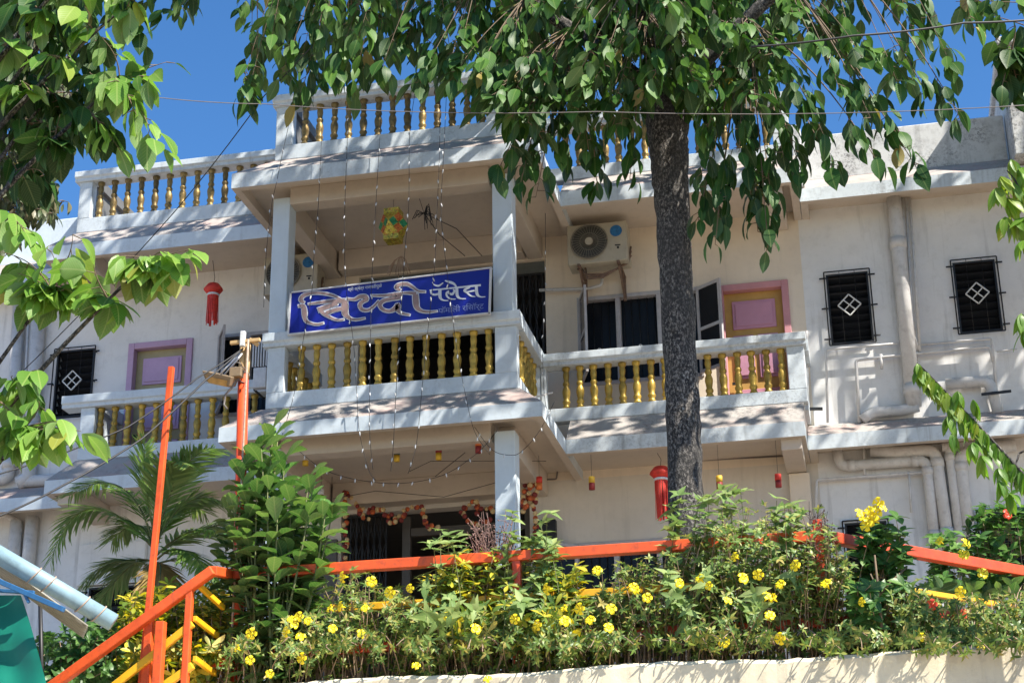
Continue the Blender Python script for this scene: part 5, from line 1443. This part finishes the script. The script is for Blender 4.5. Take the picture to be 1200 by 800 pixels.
# ------------------------------------------------------------------ shrubs along the planter
def shrub_thing(name, label, px, Y, group=None):
    p = V(px, 760, Y); p.z = 3.66
    return thing(name, label, 'shrub', p, group)
FL = {}
def flower_mesh(mat, n=5, R_=0.05):
    b = MB()
    for k in range(n):
        t = 2 * PI * k / n; c, s = math.cos(t), math.sin(t)
        def pt(r, w, z): return (r * c - w * s, r * s + w * c, z)
        vs = [pt(.004, 0, -.012), pt(.40 * R_, -.21 * R_, .0), pt(.40 * R_, .21 * R_, .0), pt(.78 * R_, -.47 * R_, .009), pt(.80 * R_, 0, .004), pt(.76 * R_, .45 * R_, .013), pt(1.0 * R_, -.24 * R_, -.006), pt(1.02 * R_, .22 * R_, -.008)]
        b.add(vs, [(0, 1, 2), (1, 3, 4), (1, 4, 2), (2, 4, 5), (3, 6, 4), (4, 6, 7), (4, 7, 5)], 0, True)
    b.lathe([(.004, -.06), (.010, -.03), (.016, -.005)], (0, 0, 0), 8)
    o = b.build('flower', M[mat], None, off=(0, 0, 0)); me = o.data; bpy.data.objects.remove(o)
    return me
FM = flower_mesh('flower'); FR = flower_mesh('flower_red', 5, .045)
def flower(parent, px, py, Y, me=None, sc=1.0):
    o = bpy.data.objects.new('flower', me or FM); COL.objects.link(o); o.parent = parent
    o.location = V(px, py, Y) - LOC[parent]
    d = Vector((U_(-1.1, 1.1), -1, U_(-.35, 1.0))).normalized()
    o.rotation_euler = d.to_track_quat('Z', 'Y').to_euler()
    o.scale = (sc * U_(.8, 1.15),) * 3
def whorl(lv, p, d, n, L, tone):
    a = d.orthogonal().normalized(); c = d.cross(a).normalized()
    t0 = U_(0, 6)
    for k in range(n):
        t = t0 + 2 * PI * k / n
        o = a * math.cos(t) + c * math.sin(t)
        lv.add(p, o + d * U_(.1, .7) + rv(.15), d * 1.0 - o * .3 + rv(.2), L * U_(.6, 1.3), min(1, max(0, tone + U_(-.45, .6))))
def hedge_shrub(label, pxa, pxb, ytop, n, mat='leaf_hedge', shape='lance', asp=.36, L=.048, tone=.4, nm='flowering_shrub', Y0=11.5, Y1=12.4, hang=.25, wn_=7, group='yellow flowered shrubs in the planter', ybot=772, stalk='hedge_twig', wl=6):
    T = shrub_thing(nm, label, (pxa + pxb) / 2, (Y0 + Y1) / 2, group)
    lv = Leaves(); tw = MB()
    for k in range(n):
        px = U_(pxa, pxb); u = (px - pxa) / (pxb - pxa)
        yt = ytop(u) if callable(ytop) else ytop
        hgt = U_(0, 1) ** .8
        py = ybot - 6 - (ybot - yt) * hgt
        Y = U_(Y0, Y1) if hgt > .3 else U_(Y0 - .32, (Y0 + Y1) / 2)
        tip = V(px, py, Y)
        r0 = V(px + U_(-30, 30), 762, U_(11.8, 12.2) if Y0 < 12.8 else (Y0 + Y1) / 2); r0.z = 3.66
        if hgt < .14: r0 = V(px + U_(-20, 20), 755, 11.62)
        mid = r0.lerp(tip, .6) + Vector((U_(-.12, .12), U_(-.08, .08), U_(.02, .16)))
        Q = bez(r0, mid, tip, 6)
        tw.tube(Q, [.0065 * (1 - .6 * i / 6) for i in range(7)], 4, cap=False)
        d = (Q[-1] - Q[-2]).normalized()
        for j in range(wn_):
            if hgt < .35 and nm == 'flowering_shrub' and U_(0, 1) < .25: continue
            t = 1 - j * .075 * U_(.8, 1.3) / max(.15, (tip - r0).length) ; t = max(t, .15)
            i = min(int(t * 6), 5); p = Q[i].lerp(Q[i + 1], t * 6 - i)
            dd_ = (d + rv(.45) + Vector((0, -.25, .15))).normalized()
            whorl(lv, p + rv(.03), dd_, wl, L, tone)
    lv.build('foliage', mat, T, shape, asp, .25, .3); tw.build('stems', M[stalk], T)
    return T
random.seed(101)
SH = []
spec = [('flowering shrub with yellow flowers under the broad leaved bush', 268, 405, lambda u: 738 - 18 * u, 117),
        ('flowering shrub with yellow blooms left of the dark doorway below the orange rail', 375, 505, lambda u: 668 + 45 * abs(u - .3) * 1.5, 152),
        ('low flowering shrub in front of the dark doorway', 480, 610, lambda u: 718 - 8 * u, 125),
        ('flowering shrub right of the porch column below the orange rail', 590, 730, lambda u: 704 - 12 * u, 152),
        ('flowering shrub around the foot of the tree trunk', 705, 850, lambda u: 676 - 60 * u, 174),
        ('tall flowering shrub right of the tree trunk', 820, 980, lambda u: 606 - 14 * math.sin(u * 3), 228),
        ('flowering shrub at the corner where the railing turns away', 945, 1080, lambda u: 612 + 75 * min(1, u * 1.6), 182),
        ('flowering shrub below the railing at the right edge', 1055, 1225, lambda u: 708 - 10 * u, 228)]
for lab, a, c, yt, n in spec:
    SH.append((hedge_shrub(lab, a, c, yt, n), (a + c) / 2))
yf = [(296, 742), (336, 740), (352, 745), (342, 725), (352, 722), (361, 727), (388, 712), (399, 710), (388, 736), (354, 771), (276, 759), (315, 789), (292, 773), (435, 681), (401, 676), (456, 694), (481, 689), (427, 712), (526, 722), (557, 736), (604, 725), (424, 742), (486, 779), (572, 795),
      (660, 712), (677, 713), (693, 726), (713, 735), (715, 713), (742, 688), (746, 692), (795, 683), (818, 677), (831, 686), (862, 652), (931, 662), (902, 698), (902, 720), (915, 748), (890, 673), (870, 677), (913, 684), (855, 703), (630, 732), (662, 727), (847, 751), (967, 683), (903, 700), (1134, 636), (1101, 633), (1131, 649), (1151, 671), (1126, 693), (1150, 755), (1081, 746), (700, 668), (760, 700), (640, 690), (345, 731), (1010, 705)]
for px, py in yf:
    T = min(SH, key=lambda q: abs(q[1] - px))[0]
    flower(T, px + U_(-2, 2), py, 11.36, sc=0.76)
flower(SH[7][0], 1092, 708, 11.55, FR)
# the tall one with the big yellow cluster
T = hedge_shrub('tall slender shrub topped by a big cluster of yellow flowers', 1000, 1062, lambda u: 606 + 40 * abs(u - .7), 26, 'leaf_hib', 'ovate', .5, .10, .4, 'flowering_shrub', 11.7, 12.0, ybot=715)
for px, py in ((1012, 606), (1018, 598), (1022, 608), (1015, 614), (1029, 590), (1034, 594), (1008, 601), (1026, 602)): flower(T, px, py, 11.62, sc=0.95)
# other kinds
T = hedge_shrub('yellow leaved croton bush behind the sloping orange stair railing', 140, 272, lambda u: 688 + 30 * abs(u - .6), 170, 'leaf_croton', 'obov', .36, .085, .55, 'croton_bush', 11.9, 12.7, group=None, ybot=800)
hedge_shrub('yellow variegated bush below the orange rail in front of the porch column', 500, 600, lambda u: 652 + 25 * abs(u - .7), 50, 'leaf_croton', 'obov', .36, .085, .45, 'croton_bush', 11.75, 12.2, group=None, ybot=735)
hedge_shrub('yellow variegated bush below the orange rail just right of the porch column', 606, 680, lambda u: 655 + 25 * abs(u - .3), 36, 'leaf_croton', 'obov', .36, .085, .4, 'croton_bush', 11.75, 12.2, group=None, ybot=735)
T = hedge_shrub('low dark green bush beside the green tarpaulin', 52, 150, lambda u: 738 + 14 * abs(u - .5), 70, 'leaf_hib', 'ovate', .5, .07, .25, 'dark_bush', 11.9, 12.6, group=None, ybot=812)
hedge_shrub('leggy pale green plant standing against the porch column foot', 585, 655, lambda u: 598 + 30 * abs(u - .5), 28, 'leaf_pale', 'pale', .5, .10, .5, 'leafy_plant', 11.7, 12.1, group=None, ybot=735, wn_=3, stalk='greentwig', wl=4)
hedge_shrub('leggy pale green plant drooping over the orange rail left of the porch column', 500, 572, lambda u: 620 + 15 * u, 15, 'leaf_pale', 'pale', .5, .10, .5, 'leafy_plant', 11.65, 12.0, group=None, ybot=735, wn_=3, stalk='greentwig', wl=4)
hedge_shrub('pale green plant climbing beside the right side of the tree trunk', 785, 870, lambda u: 565 + 25 * abs(u - .6), 36, 'leaf_pale', 'pale', .5, .10, .5, 'leafy_plant', 11.65, 12.1, group=None, ybot=720, wn_=3, stalk='greentwig', wl=4)
hedge_shrub('pale green plant at the railing corner post right of the tree trunk', 872, 955, lambda u: 612 - 48 * u, 42, 'leaf_pale', 'pale', .5, .10, .55, 'leafy_plant', 11.65, 12.1, group=None, ybot=720, wn_=3, stalk='greentwig', wl=4)
T = hedge_shrub('green bush with a red flower at the right edge above the railing', 1090, 1230, lambda u: 640 - 62 * min(1, u * 1.6), 110, 'leaf_hib', 'ovate', .55, .095, .55, 'hibiscus_bush', 13.5, 14.2, group=None, ybot=700, wn_=4, wl=4)
flower(T, 1181, 602, 13.4, FR)
# dry twigs
random.seed(55)
T = shrub_thing('dry_plant', 'dry purplish twigs in front of the porch column left side', 578, 12.0)
b = MB()
for k in range(46):
    p0 = V(U_(560, 600), 690, 12.0); tip = V(U_(545, 606), U_(596, 640), U_(11.8, 12.2)); Q = bez(p0, p0.lerp(tip, .6) + rv(.06), tip, 5); b.tube(Q, [.004, .004, .0035, .003, .0025, .002], 4, cap=False)
    for j in range(4):
        p = Q[U_(2, 5).__int__()]; e = p + rv(.07) + Vector((0, 0, .03)); b.tube([p, e], [.0025, .0018], 4, cap=False); b.ball(e, .007, 5, 3)
b.build('twigs', M['drytwig'], T)
T = shrub_thing('dry_plant', 'dry reddish seed stalks beside the railing corner post', 962, 11.9)
b = MB()
for k in range(24):
    p0 = V(U_(950, 972), 680, 11.9); tip = V(U_(945, 978), U_(585, 635), U_(11.8, 12.0)); Q = bez(p0, p0.lerp(tip, .6) + rv(.05), tip, 5); b.tube(Q, [.004, .004, .0035, .003, .0025, .002], 4, cap=False)
    for j in range(5):
        p = Q[U_(2, 5).__int__()]; e = p + rv(.06); b.ball(e, .008, 5, 3); b.tube([p, e], [.0022, .0018], 4, cap=False)
b.build('twigs', M['drytwig'], T)
# bare stems in the corner shrub
b = MB()
b.tube([V(1033, 735, 11.6), V(1029, 690, 11.6), V(1025, 650, 11.6)], [.012, .01, .006], 6); b.tube([V(1030, 698, 11.6), V(1045, 680, 11.65), V(1062, 665, 11.7)], [.008, .007, .005], 6); b.tube([V(1029, 692, 11.6), V(1020, 672, 11.6)], [.007, .005], 6)
o = b.build('bare_stem', M['twig'], None, off=V(1033, 735, 11.6)); tag(o, 'bare grey forked stem standing in front of the turned railing', 'stem')

# ------------------------------------------------------------------ broad leaved bush beside the lamp post
random.seed(23)
BY = 11.85
bp = V(320, 760, BY); bp.z = 3.66
BB = thing('broadleaf_bush', 'tall bush with glossy paddle shaped leaves right of the orange lamp post', 'bush', bp)
lv = Leaves(); tw = MB()
tips = [(318, 505), (300, 530), (340, 540), (312, 560), (350, 575), (290, 575), (330, 595), (365, 600), (275, 610), (300, 610), (350, 625), (385, 610), (380, 640), (330, 640), (270, 645), (300, 660), (360, 655), (340, 670), (280, 685), (350, 690), (262, 660), (390, 590), (268, 590), (260, 625), (372, 560), (285, 545), (370, 680)]
for px, py in tips:
    for rep in range(2):
        Y = BY + U_(-.15, .5)
        tip = V(325 + (px - 325) * .9 + U_(-8, 8), py + U_(-6, 6), Y); r0 = bp + Vector((U_(-.15, .15), U_(-.1, .1), 0))
        Q = bez(r0, r0.lerp(tip, .6) + Vector(((tip.x - r0.x) * .15, 0, -.05)), tip, 7)
        tw.tube(Q, [.014 * (1 - .7 * i / 7) for i in range(8)], 6)
        d = (Q[-1] - Q[-2]).normalized()
        for k in range(17):
            t = 1 - k * .085 * U_(.7, 1.2) / (tip - r0).length * .75; i = min(int(t * 7), 6); p = Q[i].lerp(Q[i + 1], t * 7 - i)
            az = k * 2.4 + U_(-.4, .4); out = Vector((math.cos(az), math.sin(az), 0))
            hgt = 1 if k < 4 else .45
            lv.add(p + rv(.015), out * U_(.5, 1) + Vector((0, 0, U_(.3, 1.1) * hgt - (0 if py < 640 else .35))), -out * .5 + Vector((0, 0, 1)) + rv(.25), U_(.15, .225), U_(.25, 1) if py < 620 else U_(0, .5))
lv.build('foliage', 'leaf_jack', BB, 'obov', .62, .3, .2, .014); tw.build('stems', M['greentwig'], BB)
